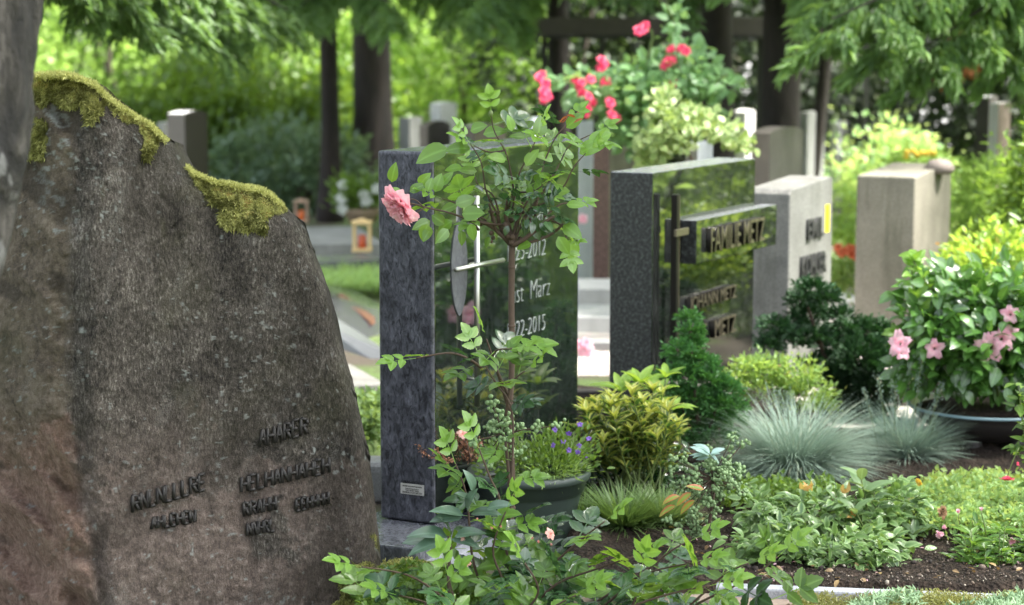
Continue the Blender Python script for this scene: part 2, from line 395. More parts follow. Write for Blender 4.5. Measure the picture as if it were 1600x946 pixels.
# ------------------------------------------------------------------ the boulder headstone
OUT = [(-95, 1015), (-92, 700), (-84, 420), (-66, 250), (-30, 160), (10, 132), (50, 119), (90, 116), (120, 119), (148, 131), (166, 150), (195, 171), (234, 195), (258, 217), (272, 222), (281, 240), (290, 256), (302, 269), (330, 283), (370, 291), (408, 297), (425, 305), (449, 327), (468, 343), (476, 366), (484, 388), (496, 416), (507, 446), (521, 492), (531, 540), (546, 590), (557, 640), (571, 700), (581, 780), (589, 850), (593, 930), (597, 1015)]
def boulder():
    o = np.array(OUT, float); seg = np.linalg.norm(np.diff(o, axis=0), axis=1); S = np.concatenate([[0], np.cumsum(seg)])
    N = 560; M = 400
    s = np.linspace(0, S[-1], N); ox = np.interp(s, S, o[:, 0]); oy = np.interp(s, S, o[:, 1])
    wob = (fbm(np.stack([s * .035, s * 0, s * 0], -1), 4, 9) - .5) * 9; m_ = sstep(0, 60, s) * sstep(0, 60, S[-1] - s)
    oy = oy + wob * m_ * (np.abs(np.gradient(oy)) < np.abs(np.gradient(ox)) * 1.6); ox = ox + (.6 * wob + 4 * (fbm(np.stack([s * .06, s * 0, s * 0], -1), 3, 19) - .5)) * m_ * (oy > 330)
    ox = np.maximum.accumulate(ox)
    r = np.linspace(0, 1, M) ** .85
    PX = np.repeat(ox[:, None], M, 1); PY = 1015 + (oy[:, None] - 1015) * r[None, :]
    pts = np.stack([PX, PY], -1).reshape(-1, 2); e = np.full(len(pts), 1e9)
    for a, b in zip(o[:-1], o[1:]):
        d = b - a; t = np.clip(((pts - a) @ d) / (d @ d), 0, 1); q = a + t[:, None] * d
        e = np.minimum(e, np.linalg.norm(pts - q, axis=1))
    e = e.reshape(N, M)
    ridge = np.interp(PY, [110, 200, 420, 640, 800, 1015], [128, 118, 112, 104, 128, 150]) + 7 * (fbm(np.stack([PY * .02, PY * 0, PY * 0], -1), 3, 2) - .5)
    dx = PX - ridge
    D = 4.92 + np.where(dx < 0, -dx / 640 * 1.5, dx / 640 * .42)
    D -= .05 * np.exp(-(dx / 26) ** 2) * -1            # soften the arris
    D += np.where(dx > 0, .035 * np.sin(np.clip(dx / 470, 0, 1) * 3.1), 0)
    D += (1 - sstep(0, 420, PY - 100)) * .05
    rr = 34.0; q = 1 - np.clip(e / rr, 0, 1); D += .065 * (1 - np.sqrt(np.clip(1 - q * q, 0, 1)))
    u = np.stack([PX / 640, PY / 640, D * 0], -1)
    # rock relief (metres)
    low = sstep(620, 760, PY + (dx) * -.1) * (1 - sstep(-10, 55, dx))
    wp = np.stack([fbm(u * 5, 3, 61), fbm(u * 5 + 9, 3, 62), D * 0], -1) * .16
    uf = u + wp; rot = np.stack([uf[..., 0] * .8 + uf[..., 1] * .6, -uf[..., 0] * .6 + uf[..., 1] * .8, D * 0], -1)
    rel = .085 * (flin(rot * [2.6, 1.6, 1], 21, 2, .4) - .5) + .026 * (flin(rot * [9, 5, 1], 22, 2, .5) - .5) + .008 * (fbm(u * 55, 3, 23) - .5)
    sh = np.stack([PX / 640 + PY / 640 * .30, PY / 640 * .30, D * 0], -1)
    rel += np.where(dx > 0, 1, .5) * (.010 * (fbm(sh * 40, 4, 24) - .5) + .012 * (fbm(sh * 100, 4, 25, .65) - .5))
    sl = np.stack([PX / 640, PY / 640 * 1.0 - PX / 640 * .55, D * 0], -1) + wp * .6
    lump = flin(sl * [6, 11, 1], 26, 2, .45); lf_ = 1 - sstep(-6, 16, dx)
    rel += (.55 + 1.3 * low) * lf_ * .12 * (lump - .5) - lf_ * (.4 + low) * .035 * np.abs(flin(sl * [11, 17, 1], 28, 2, .5) - .5) + lf_ * (.022 * (fbm(u * 26, 5, 33, .6) - .5) + .010 * (fbm(u * 90, 3, 34) - .5))
    ck = np.abs(fbm(rot * [7, 3.5, 1], 3, 35) - .5); rel -= .004 * (1 - sstep(0, .012, ck)) * sstep(.5, .6, fbm(u * 4, 2, 36))
    rel *= sstep(0, 14, e) * .85 + .15
    D = D - rel
    u_ = (PX - 800) / F; v_ = (473 - PY) / F; c, s_ = math.cos(PITCH), math.sin(PITCH)
    ray = np.stack([u_, c + v_ * s_, -s_ + v_ * c], -1); front = CAM + ray * (D / ray[..., 1])[..., None]
    back = front.copy(); th = (.24 + .10 * sstep(60, 320, e)) - .12 * (1 - np.sqrt(np.clip(1 - q * q, 0, 1)))
    back[..., 2] -= (1.5 - back[..., 2]) * np.maximum(th, .05) / D * 1.15 + .010
    back[..., 1] += np.maximum(th, .05) + .03 * (fbm(u * 5, 3, 31) - .5)
    V = np.concatenate([front.reshape(-1, 3), back.reshape(-1, 3)])
    idx = np.arange(N * M).reshape(N, M); a, b, c2, d = idx[:-1, :-1], idx[1:, :-1], idx[1:, 1:], idx[:-1, 1:]
    Fq = np.stack([a, b, c2, d], -1).reshape(-1, 4); Fb = Fq[:, ::-1] + N * M
    top = np.stack([idx[:-1, -1], idx[1:, -1], idx[1:, -1] + N * M, idx[:-1, -1] + N * M], -1)
    Ls = np.stack([idx[0, 1:], idx[0, 1:] + N * M, idx[0, :-1] + N * M, idx[0, :-1]], -1); Rs = np.stack([idx[-1, :-1], idx[-1, :-1] + N * M, idx[-1, 1:] + N * M, idx[-1, 1:]], -1)
    FF = np.concatenate([Fq, Fb, top, Ls, Rs])
    me = bpy.data.meshes.new('boulder'); me.vertices.add(len(V)); me.vertices.foreach_set('co', V.astype(np.float32).ravel())
    me.loops.add(FF.size); me.loops.foreach_set('vertex_index', FF.ravel().astype(np.int32)); me.polygons.add(len(FF))
    me.polygons.foreach_set('loop_start', (np.arange(len(FF)) * 4).astype(np.int32)); me.polygons.foreach_set('loop_total', np.full(len(FF), 4, np.int32)); me.update(calc_edges=True); me.shade_smooth()
    # moss amount by place
    nz = fbm(u * 22, 4, 41); nz2 = fbm(u * 9, 3, 42)
    topd = PY - np.interp(PX, o[3:31, 0], o[3:31, 1])
    mo = np.zeros_like(PX)
    A = (PX > 20) & (PX < 255); wA = np.interp(PX, [20, 50, 95, 122, 140, 165, 190, 215, 240, 262], [75, 62, 46, 70, 62, 24, 40, 52, 40, 12])
    mo = np.where(A, sstep(.40, .52, nz * 1.25 + .50 * (1 - topd / wA) - .36) * (topd < wA * 1.25), mo)
    mo = np.where((PX > 28) & (PX < 82) & (PY > 185) & (PY < 245), np.maximum(mo, sstep(.46, .54, nz + .02)), mo)
    wC = np.interp(PX, [292, 305, 335, 350, 385, 412, 428, 448], [8, 22, 50, 66, 78, 82, 30, 8])
    mo = np.where((PX > 292) & (PX < 448), sstep(.30, .42, nz + .75 * (1 - topd / wC) - .3) * (topd < wC), mo)
    D2 = (PX > 490) & (PY > 835); mo = np.where(D2, sstep(.52, .6, nz2 * .5 + nz * .5 + .1 * (PX - 520) / 60 + .0006 * (PY - 880)) * .8, mo)
    for (cx, cy, ra, rb) in [(213, 262, 10, 9), (60, 620, 16, 20), (255, 345, 5, 30), (160, 300, 4, 16)]:
        mo = np.maximum(mo, .24 * sstep(.40, .55, nz) * np.exp(-((PX - cx) / ra) ** 2 - ((PY - cy) / rb) ** 2))
    pink = sstep(.50, .56, fbm(u * 6, 5, 43, .6) + .55 * sstep(560, 900, PY + np.where(dx < 0, 40, -0)) - .27) * np.where((PX > 480), .55, 1)
    pink = np.maximum(pink, np.exp(-(((PX - 240) / 130) ** 2 + ((PY - 760) / 105) ** 2)) * .8 * sstep(.3, .6, nz2 + .1)); pink = np.maximum(pink, lf_ * sstep(600, 760, PY + 60 * (nz - .5)) * .95); pink *= sstep(520, 660, PY)
    hol = lf_ * (1 - sstep(.27, .33, lump + .30 * (nz - .5))) * .55 + (1 - lf_) * (1 - sstep(.3, .42, flin(rot * [9, 5, 1], 22, 2, .5))) * .35  # crevice shade put into the rock colour where the relief is low
    lich = sstep(.70, .73, fbm(u * 85, 4, 44) * .86 + .14 * fbm(u * 6, 2, 46) + .22 * np.exp(-(((PX - 88) / 30) ** 2 + ((PY - 190) / 55) ** 2)) + .10 * np.exp(-(((PX - 75) / 26) ** 2 + ((PY - 310) / 60) ** 2)) - .0)
    streak = sstep(.66, .76, fbm(sh * 20 * np.array([1, .9, 1]), 4, 45))
    z0 = np.zeros(N * M)
    left = 1 - sstep(-12, 10, dx + 16 * (nz - .5))
    for nm, arr in (('hollow_shade', hol), ('left', left), ('moss', mo), ('pink', pink), ('lichen', lich), ('streak', streak)):
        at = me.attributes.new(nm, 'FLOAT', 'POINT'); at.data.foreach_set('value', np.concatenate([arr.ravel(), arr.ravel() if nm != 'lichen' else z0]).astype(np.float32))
    return me, front, mo, PX, PY, e, dx
def boulder_mat():
    m = NT('weathered_sandstone'); a = m.noise(7, 8, .65, .5); b = m.noise(48, 6, .75, .2); g = m.noise(260, 3, .8)
    str_ = m.noise(165, 6, .82, .3, m.mapping((1, 1, .38), (0, .34, 0)))
    base = m.ramp(m.math('ADD', m.math('MULTIPLY', a, .35), m.math('MULTIPLY', str_, .65)), [(.39, (.010, .009, .008)), (.47, (.060, .052, .044)), (.55, (.135, .117, .100)), (.62, (.36, .335, .30))])
    lf = m.ramp(m.math('ADD', m.math('MULTIPLY', a, .5), m.math('MULTIPLY', b, .5)), [(.34, (.030, .024, .017)), (.5, (.17, .135, .10)), (.66, (.34, .285, .22))])  # left facet: its own brown, with brighter light put into the colour
    base = m.mix(m.attr('left'), base, lf)
    pk = m.mix(m.attr('left'), m.ramp(b, [(.32, (.10, .076, .065)), (.52, (.23, .175, .150)), (.68, (.42, .345, .30))]), m.ramp(b, [(.30, (.15, .085, .062)), (.52, (.33, .205, .155)), (.72, (.48, .34, .27))]))
    c = m.mix(m.math('MULTIPLY', m.attr('pink'), m.ramp(str_, [(.3, .35), (.6, .9)])), base, pk)
    c = m.mix(m.math('MULTIPLY', m.attr('streak'), m.ramp(g, [(.45, 0.), (.6, .5)])), c, (.24, .23, .21))
    c = m.mix(m.ramp(g, [(.60, 0.), (.70, .55)]), c, (.26, .24, .21))
    c = m.mix(m.math('MULTIPLY', m.attr('lichen'), m.ramp(b, [(.40, .2), (.55, .9)])), c, (.36, .38, .36))
    c = m.mix(m.attr('hollow_shade'), c, (.028, .023, .017))
    gr = m.noise(3.2, 5, .6); c = m.mix(m.ramp(gr, [(.56, 0.), (.70, .35)]), c, (.075, .075, .030))
    c = m.mix(m.math('MULTIPLY', m.attr('moss'), .9), c, (.10, .10, .03))
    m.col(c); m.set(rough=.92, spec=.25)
    m.bump(m.math('ADD', m.math('ADD', m.math('MULTIPLY', str_, 1.4), b), m.math('MULTIPLY', g, .6)), 1.0, .018)
    return m.m
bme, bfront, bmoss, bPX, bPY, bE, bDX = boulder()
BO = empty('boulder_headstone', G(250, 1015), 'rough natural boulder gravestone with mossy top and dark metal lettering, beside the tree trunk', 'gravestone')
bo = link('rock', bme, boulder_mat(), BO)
# moss blades
MOSS = leafmat('moss', (.08, .082, .025), (.66, .66, .25), rough=.85, tr=.2, spec=.1, tip=(.28, .16, .06), keep=True)
fl = bmoss.ravel(); cand = np.where(fl > .25)[0]
pos_all = bfront.reshape(-1, 3)
# cell area weighting so that dense columns do not get more moss
ga = np.abs(np.gradient(bPX, axis=0) * np.gradient(bPY, axis=1)).ravel() + .02
pw = fl[cand] * ga[cand]; n = 90000
idx = rng.choice(cand, n, p=pw / pw.sum())
p0 = pos_all[idx] + rng.normal(0, .002, (n, 3)); topd = (bE.ravel()[idx])
hang = sstep(8, 45, topd)[:, None]
dr = norm(rv(n, .55) + np.array([0, -.75, .55]) * (1 - hang) + np.array([0.05, -.55, -.75]) * hang)
tn = np.clip(fbm(p0 * 45, 3, 51) * 2.2 - .62 + .5 * (rng.random(n) - .5) - .25 * hang[:, 0], 0, .95)
leaves('moss', MOSS, BO, p0 - dr * .003, dr, rv(n), rng.uniform(.003, .0075, n) * (.6 + 1.0 * fbm(p0 * 60, 2, 52)) * (1 + 1.9 * hang[:, 0]), .22, TQ, tn)
# moss cushion on the ledge and crest: second layer standing further out along the top
def ridge_moss(x0, x1, n, h, dep):
    o = np.array(OUT, float); px = rng.uniform(x0, x1, n); oy = np.interp(px, o[3:31, 0], o[3:31, 1])
    pp = np.array([P(a, b + 4, 4.98 + max(0, a - 120) / 640 * .38 + d) for a, b, d in zip(px, oy, rng.uniform(0, dep, n))])
    k = sstep(.35, .5, fbm(pp * 20, 2, 61)) * h * np.minimum(sstep(x0, x0 + 25, px), 1 - sstep(x1 - 25, x1, px)); pp[:, 2] += k * rng.random(n)
    leaves('moss', MOSS, BO, pp, rv(n, .8) + [0, -.3, .8], rv(n), rng.uniform(.007, .015, n), .24, TQ, np.clip(.45 + .5 * rng.random(n), 0, 1) * .95)
ridge_moss(30, 262, 9000, .007, .16); ridge_moss(292, 440, 7500, .008, .18)

# dark metal lettering on the boulder (worn beyond reading)
BRONZE = plain('dark_bronze', (.012, .010, .009), .6, .1, .4, 80, .3, .002)
def lettering(quad, rows, name='lettering'):
    """rows of small raised metal letters following the slope of the stone; quad = px box, slope"""
    mb = MB()
    for (x0, y0, x1, y1, hh, nlet) in rows:
        wl = (x1 - x0) / nlet
        for k in range(nlet):
            cx = x0 + wl * (k + .5); cy = y0 + (y1 - y0) * (k + .5) / nlet
            pt = lambda a, b: surf(cx + a * wl * .40, cy - b * hh * .5 - (y0 - y1) / (x1 - x0) * a * wl * .4)
            strokes = random.choice([[(-1, -1, -1, 1), (-1, 1, .8, 1), (-1, 0, .5, 0), (-1, -1, .8, -1)], [(-1, -1, -1, 1), (1, -1, 1, 1), (-1, 0, 1, 0)], [(-1, -1, -1, 1), (-1, 1, 1, -1), (1, -1, 1, 1)],
                                     [(-1, -1, 0, 1), (0, 1, 1, -1), (-.5, -.2, .5, -.2)], [(-1, -1, -1, 1), (-1, 1, .9, .7), (.9, .7, .9, .1), (.9, .1, -1, 0), (-.2, 0, 1, -1)], [(-1, 1, -1, -1), (-1, -1, .9, -1)]])
            for (a, b, c, d) in strokes: mb.tube([pt(a, b), pt((a + c) / 2, (b + d) / 2), pt(c, d)], .0046, 6)
    return mb
_bp = np.stack([bPX.ravel(), bPY.ravel()], -1); _sel = np.arange(0, len(_bp), 7)
def surf(px, py, off=.004):
    i = _sel[np.argmin(((_bp[_sel] - [px, py]) ** 2).sum(1))]; D = pos_all[i][1] - off
    return P(px, py, D)
lettering(None, [(206, 788, 322, 752, 25, 9), (236, 818, 306, 806, 18, 7)]).build('metal_inscription', BRONZE, BO, True)
lettering(None, [(404, 686, 482, 664, 26, 6)]).build('metal_inscription', BRONZE, BO, True)
lettering(None, [(376, 758, 516, 726, 23, 11), (380, 796, 432, 786, 21, 5), (462, 790, 514, 778, 18, 6), (386, 828, 430, 820, 19, 5)]).build('metal_inscription', BRONZE, BO, True)

# ------------------------------------------------------------------ the row of gravestones (local x along the row, y into the stone, z up)
ROW = math.atan2(.885, .466)
def frame(name, loc, label, cat='gravestone', rz=ROW, group=None): return empty(name, loc, label, cat, group, rz)
def block(name, mat, par, x0, x1, y0, y1, z0, z1, bevel=.004, face_mat=None, seg=2):
    mb = MB().box(x0, x1, y0, y1, z0, z1); me = mb.mesh(name, False, bevel, seg)
    o = link(name, me, mat, par, True)
    if face_mat is not None:
        me.materials.append(face_mat)
        for p in me.polygons:
            if p.normal.y < -.9: p.material_index = 1
    return o
_font = None
def text(name, s, mat, par, x, z, h, width=None, depth=.003, y=-.002, bold=0.0, slant=0.0):
    c = bpy.data.curves.new(name, 'FONT'); c.body = s; c.extrude = depth; c.offset = bold; c.resolution_u = 3; c.shear = slant
    t = bpy.data.objects.new(name, c); COL.objects.link(t)
    dg = bpy.context.evaluated_depsgraph_get(); me = bpy.data.meshes.new_from_object(t.evaluated_get(dg))
    bpy.data.objects.remove(t)
    co = np.array([v.co[:] for v in me.vertices]); x0, y0 = co[:, 0].min(), co[:, 1].min(); hh = co[:, 1].max() - y0; ww = co[:, 0].max() - x0
    sy = h / hh; sx = (width / ww) if width else sy
    for v in me.vertices: v.co = ((v.co.x - x0) * sx + x, y - v.co.z, (v.co.y - y0) * sy + z)
    me.materials.clear(); me.name = name
    return link(name, me, mat, par, True)

GR1 = granite('blue_grey_granite', (.010, .011, .016), (.16, .165, .20), swirl=1, rough=.42, bump=.1)
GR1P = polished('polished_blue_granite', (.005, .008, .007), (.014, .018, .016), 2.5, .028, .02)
GR1T = granite('blue_grey_granite_lit', (.05, .052, .062), (.26, .27, .31), swirl=1, rough=.22)  # paler copy of the granite: light on the top put into the colour
H1 = frame('polished_headstone', (-.2255, 5.82, .098), 'tall dark blue-grey granite headstone with thin metal cross, behind the pink standard rose')
h1 = block('slab', GR1, H1, 0, .955, 0, .185, 0, 1.082, .012, GR1P, 4)
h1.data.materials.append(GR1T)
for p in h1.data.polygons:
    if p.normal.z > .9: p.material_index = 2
STEEL = plain('brushed_steel', (.42, .42, .40), .36, 1.0, .06, 120, .0)
OVAL = granite('honed_oval', (.055, .057, .066), (.16, .165, .18), swirl=1, rough=.6)
# pointed oval inlay
mb = MB(); K = 48; ring = []
for i in range(K):
    a = 2 * math.pi * i / K; ring.append((.150 + .048 * math.copysign(abs(math.cos(a)) ** 1.25, math.cos(a)), .735 + .140 * math.sin(a)))
mb.add([(x, -.003, z) for x, z in ring] + [(x, .002, z) for x, z in ring], [tuple(range(K))[::-1]] + [(i, (i + 1) % K, (i + 1) % K + K, i + K) for i in range(K)])
mb.build('oval_inlay', OVAL, H1, local=True)
cx = MB(); cx.tube([(.206, -.030, .318), (.206, -.030, .944)], .0085, 16); crs = cx.build('cross', STEEL, H1, True, local=True); crs.data.shade_smooth()
c2 = MB(); c2.tube([(.055, -.043, .742), (.345, -.043, .742)], .0075, 16)
for zz in (.40, .86): c2.tube([(.206, -.028, zz), (.206, .004, zz)], .004, 8)
c2.build('cross_bar', STEEL, H1, True, local=True)
SILV = plain('silver_lettering', (.42, .45, .43), .4, .4, .1, 100, 0)
text('inscription', 'Marz', SILV, H1, .60, .835, .045, .13, .0012, -.0015, -.028, .18)
text('inscription', '1925-2012', SILV, H1, .455, .722, .052, .252, .0012, -.0015, -.028, .12)
text('inscription', 'nst  Marz', SILV, H1, .478, .592, .058, .262, .0012, -.0015, -.028, .12)
text('inscription', '1922-2015', SILV, H1, .455, .482, .052, .252, .0012, -.0015, -.028, .12)
# maker's plate on the narrow end
pl = MB(); pl.box(-.003, .001, .034, .112, .082, .113); pl.build('maker_plate', plain('pale_plate', (.48, .47, .44), .45, .2, .08, 60, 0), H1, local=True)
def end_text(name, s, mat, par, y0, y1, z, h, xo):
    c = bpy.data.curves.new(name, 'FONT'); c.body = s; c.extrude = .001; c.resolution_u = 2
    t = bpy.data.objects.new(name, c); COL.objects.link(t); dg = bpy.context.evaluated_depsgraph_get(); me = bpy.data.meshes.new_from_object(t.evaluated_get(dg)); bpy.data.objects.remove(t)
    co = np.array([v.co[:] for v in me.vertices]); a, b = co[:, 0].min(), co[:, 1].min(); sx = (y1 - y0) / (co[:, 0].max() - a); sy = h / (co[:, 1].max() - b)
    for v in me.vertices: v.co = (xo - v.co.z * .4, y1 - (v.co.x - a) * sx, (v.co.y - b) * sy + z)
    me.materials.clear(); return link(name, me, mat, par, True)
BLK = plain('black_letters', (.01, .01, .01), .5, 0, .1, 60, 0)
end_text('plate_lettering', 'GRANWALD', BLK, H1, .036, .110, .114, .0085, -.0015)
for zz, hh in ((.104, .004), (.097, .003), (.092, .003), (.085, .005)): end_text('plate_lettering', 'GRABMALE NATURSTEIN' if hh > .0035 else 'MEISTERBETRIEB', BLK, H1, .040 if hh > .0035 else .05, .106 if hh > .0035 else .096, zz, hh, -.0032)
# base slab
BS = frame('stone_base_slab', (-.2255, 5.82, 0), 'dark grey granite slab that the tall blue-grey headstone stands on, lichen speck on top', 'base slab')
block('slab', GR1T, BS, -.262, 1.02, -.092, .24, 0, .095, .006)

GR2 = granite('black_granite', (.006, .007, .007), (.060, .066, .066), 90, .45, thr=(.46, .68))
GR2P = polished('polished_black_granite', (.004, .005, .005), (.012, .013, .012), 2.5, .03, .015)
GR2T = granite('black_granite_lit_top', (.14, .145, .16), (.34, .35, .38), 210, .2)  # paler copy for upward faces, their light put into the colour
H2 = frame('polished_headstone', (.495, 7.2, .03), 'black granite headstone with raised family name panel, behind the small conical conifer')
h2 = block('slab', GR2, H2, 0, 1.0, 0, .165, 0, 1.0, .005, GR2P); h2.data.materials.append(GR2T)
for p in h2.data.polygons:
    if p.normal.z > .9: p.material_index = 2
np_ = block('name_panel', GR2, H2, .252, 1.075, -.064, -.002, .655, .815, .003, GR2P); np_.data.materials.append(GR2T)
for p in np_.data.polygons:
    if p.normal.z > .9: p.material_index = 2
BRZ = plain('gold_bronze', (.15, .13, .09), .4, .6, .2, 60, 0)
DBZ = plain('black_bronze', (.02, .018, .015), .4, .5, .2, 60, 0)
kb = MB(); kb.box(.104, .126, -.050, -.026, .30, .918); crs = kb.build('cross', DBZ, H2, False, .002, local=True)
kb = MB(); kb.box(.121, .126, -.052, -.0502, .302, .916); kb.box(.078, .190, -.060, -.0495, .770, .795); kb.build('cross_bar', BRZ, H2, False, .0015, local=True)
def raised(par, s, x, z, h, wd, y):
    text('inscription', s, DBZ, par, x, z, h, wd, .009, y, .01); text('inscription', s, BRZ, par, x, z, h, wd, .0008, y - .010, -.003)
raised(H2, 'FAMILIE METZ', .345, .69, .090, .545, -.074)
raised(H2, 'JOHANN METZ', .30, .46, .066, .46, -.012)
raised(H2, 'HILF   METZ', .30, .345, .066, .46, -.012)

ST3 = stone('grey_limestone', (.15, .145, .135), (.27, .26, .24), scale=9, grain=110, st=.4)
ST3F = stone('pale_limestone', (.15, .15, .138), (.23, .23, .215), scale=7, grain=90, st=.5)
H3 = frame('limestone_headstone', (.495 + .466 * 1.40, 7.2 + .885 * 1.40, 0), 'light grey limestone headstone with dark lettering and a yellow sticker on its front')
mb = MB(); prof = [(0, 0), (.54, 0), (.54, .895), (.50, .905), (.02, .880), (0, .86)]
mb.add([(x, 0, z) for x, z in prof] + [(x, .19, z) for x, z in prof], [tuple(range(6))] + [tuple(range(11, 5, -1))] + [(i + 6, (i + 1) % 6 + 6, (i + 1) % 6, i) for i in range(6)])
h3 = mb.build('slab', ST3, H3, False, .008, 2, local=True); h3.data.materials.append(ST3F)
for p in h3.data.polygons:
    if p.normal.y < -.9: p.material_index = 1
DKL = plain('dark_lettering', (.03, .03, .03), .6, 0, .2, 60, 0)
text('inscription', 'EMIL', DKL, H3, .20, .655, .085, .20, .006, -.007, .02); text('inscription', 'KOHLER', DKL, H3, .13, .495, .095, .31, .006, -.007, .02); text('inscription', '1911 197', DKL, H3, .16, .335, .085, .26, .006, -.007, .02)
kb = MB(); kb.box(.445, .495, -.002, .0005, .665, .785); kb.build('sticker', plain('yellow_sticker', (.85, .68, .02), .5, 0, .05, 30, 0), H3, local=True)

ST4 = stone('sand_grey_limestone', (.17, .155, .125), (.27, .25, .205), scale=5, grain=100, st=.6)
H4 = frame('limestone_headstone', (1.89, 9.6, 0), 'wide beige limestone block headstone behind the flowering bowl, blank narrow side in view')
mb = MB(); prof = [(0, 0), (.62, 0), (.62, .882), (.57, .885), (.04, .856), (0, .853)]
mb.add([(x, 0, z) for x, z in prof] + [(x, .285, z) for x, z in prof], [tuple(range(6))] + [tuple(range(11, 5, -1))] + [(i + 6, (i + 1) % 6 + 6, (i + 1) % 6, i) for i in range(6)])
mb.build('slab', ST4, H4, False, .010, 2, local=True)
o = MB().lathe([(.001, 0), (.06, .0), (.075, .03), (.05, .065), (.001, .075)], P(1468, 259, 9.95) - [0, 0, .04], 18).build('round_stone', plain('pinkish_stone', (.22, .18, .16), .8), None, True)
tag(o, 'small rounded pinkish stone lying on top of the wide beige headstone', 'stone')

# second row and background gravestones: (px left, px right of narrow side, px right of front, y top, D, base y)
def bgstone(px0, px1, px2, ytop, D, label, mside, mfront, mtop=None, arch=0.0, name='headstone', h=None):
    a = P(px1, ytop, D); zt = a[2]; th = (px1 - px0) / F * D / .885
    k = (px2 - 800) / F; L = (a[0] - k * a[1]) / (k * .885 - .466) if abs(k * .885 - .466) > 1e-3 else .5
    H = frame(name, (a[0], D, 0), label); n = 10; L = max(.2, min(L, 1.1))
    pr = [(0, -.1)] + [(L * i / n, zt - arch + arch * math.sin(math.pi * (.18 + .64 * i / n)) ** .8) for i in range(n + 1)] + [(L, -.1)]; m = len(pr)
    mb = MB(); mb.add([(x, 0, z) for x, z in pr] + [(x, th, z) for x, z in pr], [tuple(range(m))[::-1]] + [tuple(range(m, 2 * m))] + [(i, (i + 1) % m, (i + 1) % m + m, i + m) for i in range(m)])
    me = mb.mesh('slab'); bm = bmesh.new(); bm.from_mesh(me); bmesh.ops.recalc_face_normals(bm, faces=bm.faces); bm.to_mesh(me); bm.free()
    o = link('slab', me, mside, H, True); me.materials.append(mfront); me.materials.append(mtop or mside)
    for p in me.polygons:
        if p.normal.y < -.9: p.material_index = 1
        elif p.normal.z > .5: p.material_index = 2
    return H
RB = granite('red_brown_granite', (.07, .035, .028), (.20, .11, .09), 60, .35); RBd = polished('dark_red_granite', (.03, .02, .02), (.06, .04, .035), 1.8)
PT = stone('pale_stone', (.5, .49, .48), (.66, .65, .63), st=.2); WH = stone('white_marble', (.62, .63, .66), (.78, .78, .8), st=.15); BG = stone('blue_grey_stone', (.30, .33, .38), (.42, .45, .50), st=.2)  # PT: pale stone, also used on the tops of darker headstones
BRN = stone('brown_rough_stone', (.16, .13, .11), (.28, .24, .21), scale=4, st=.3); DKB = stone('dark_brown_stone', (.022, .018, .017), (.05, .042, .04), st=.3); GY = stone('mid_grey_stone', (.20, .20, .20), (.34, .34, .34), st=.3)
bgstone(259, 288, 326, 174, 13.0, 'dark polished headstone with bright curved top edge, behind the mossy boulder', plain('pinkish_granite', (.12, .10, .10), .4), plain('black_stone', (.008, .007, .007), .3), PT, .05)
bgstone(244, 256, 262, 192, 13.6, 'low pale headstone edge just left of the dark polished one behind the boulder', GY, GY, PT)
bgstone(672, 688, 714, 160, 16.5, 'white marble headstone with slanting top, far behind the tall blue-grey one', WH, stone('white_marble_shaded_front', (.45, .46, .50), (.6, .61, .66), st=.2), WH, .04)  # front is a darker copy of the marble, its shade put into the colour
bgstone(622, 640, 660, 184, 18.5, 'grey weathered headstone between the thick trunk and the white marble one', GY, GY, GY)
bgstone(655, 668, 704, 190, 15.8, 'rough brown gravestone with pointed top standing before the white marble one', BRN, DKB, BRN, .09)
bgstone(720, 742, 790, 196, 15.8, 'low brown headstone with a pale top behind the rose leaves', BRN, BRN, PT, .03)
bgstone(820, 832, 846, 186, 19.0, 'pale blue-grey headstone left of the dark pergola post', BG, BG, BG)
bgstone(902, 904, 915, 190, 11.8, 'narrow blue-grey stone stele seen just past the tall headstone', BG, BG, BG)
bgstone(919, 952, 998, 217, 12.3, 'red-brown granite headstone with pale upper edge between the two polished ones', RB, stone('olive_stone', (.12, .11, .085), (.22, .20, .16)), PT)
bgstone(1176, 1203, 1254, 201, 11.2, 'rough brown headstone with rounded shoulders behind the black one', BRN, stone('brown_grey_front', (.13, .12, .11), (.25, .235, .215), scale=3), BRN, .07)
bgstone(1248, 1262, 1287, 176, 15.0, 'slim grey headstone half hidden behind the dark post', GY, GY, PT)
bgstone(1528, 1546, 1556, 150, 13.5, 'tall dark grey stele at the right, left one of the pair', DKB, DKB, GY, .03)
bgstone(1548, 1560, 1576, 162, 12.8, 'reddish stele with a pale side standing right of the dark grey stele', PT, stone('reddish_stone', (.13, .09, .08), (.22, .16, .15)), PT)
o = bgstone(1072, 1090, 1103, 222, 10.2, 'small pale grey headstone under the variegated ivy', GY, BG, BG, .05)
bgstone(1150, 1166, 1178, 172, 17.0, 'low pinkish pale stone between two dark trunks', PT, PT, PT, .04)

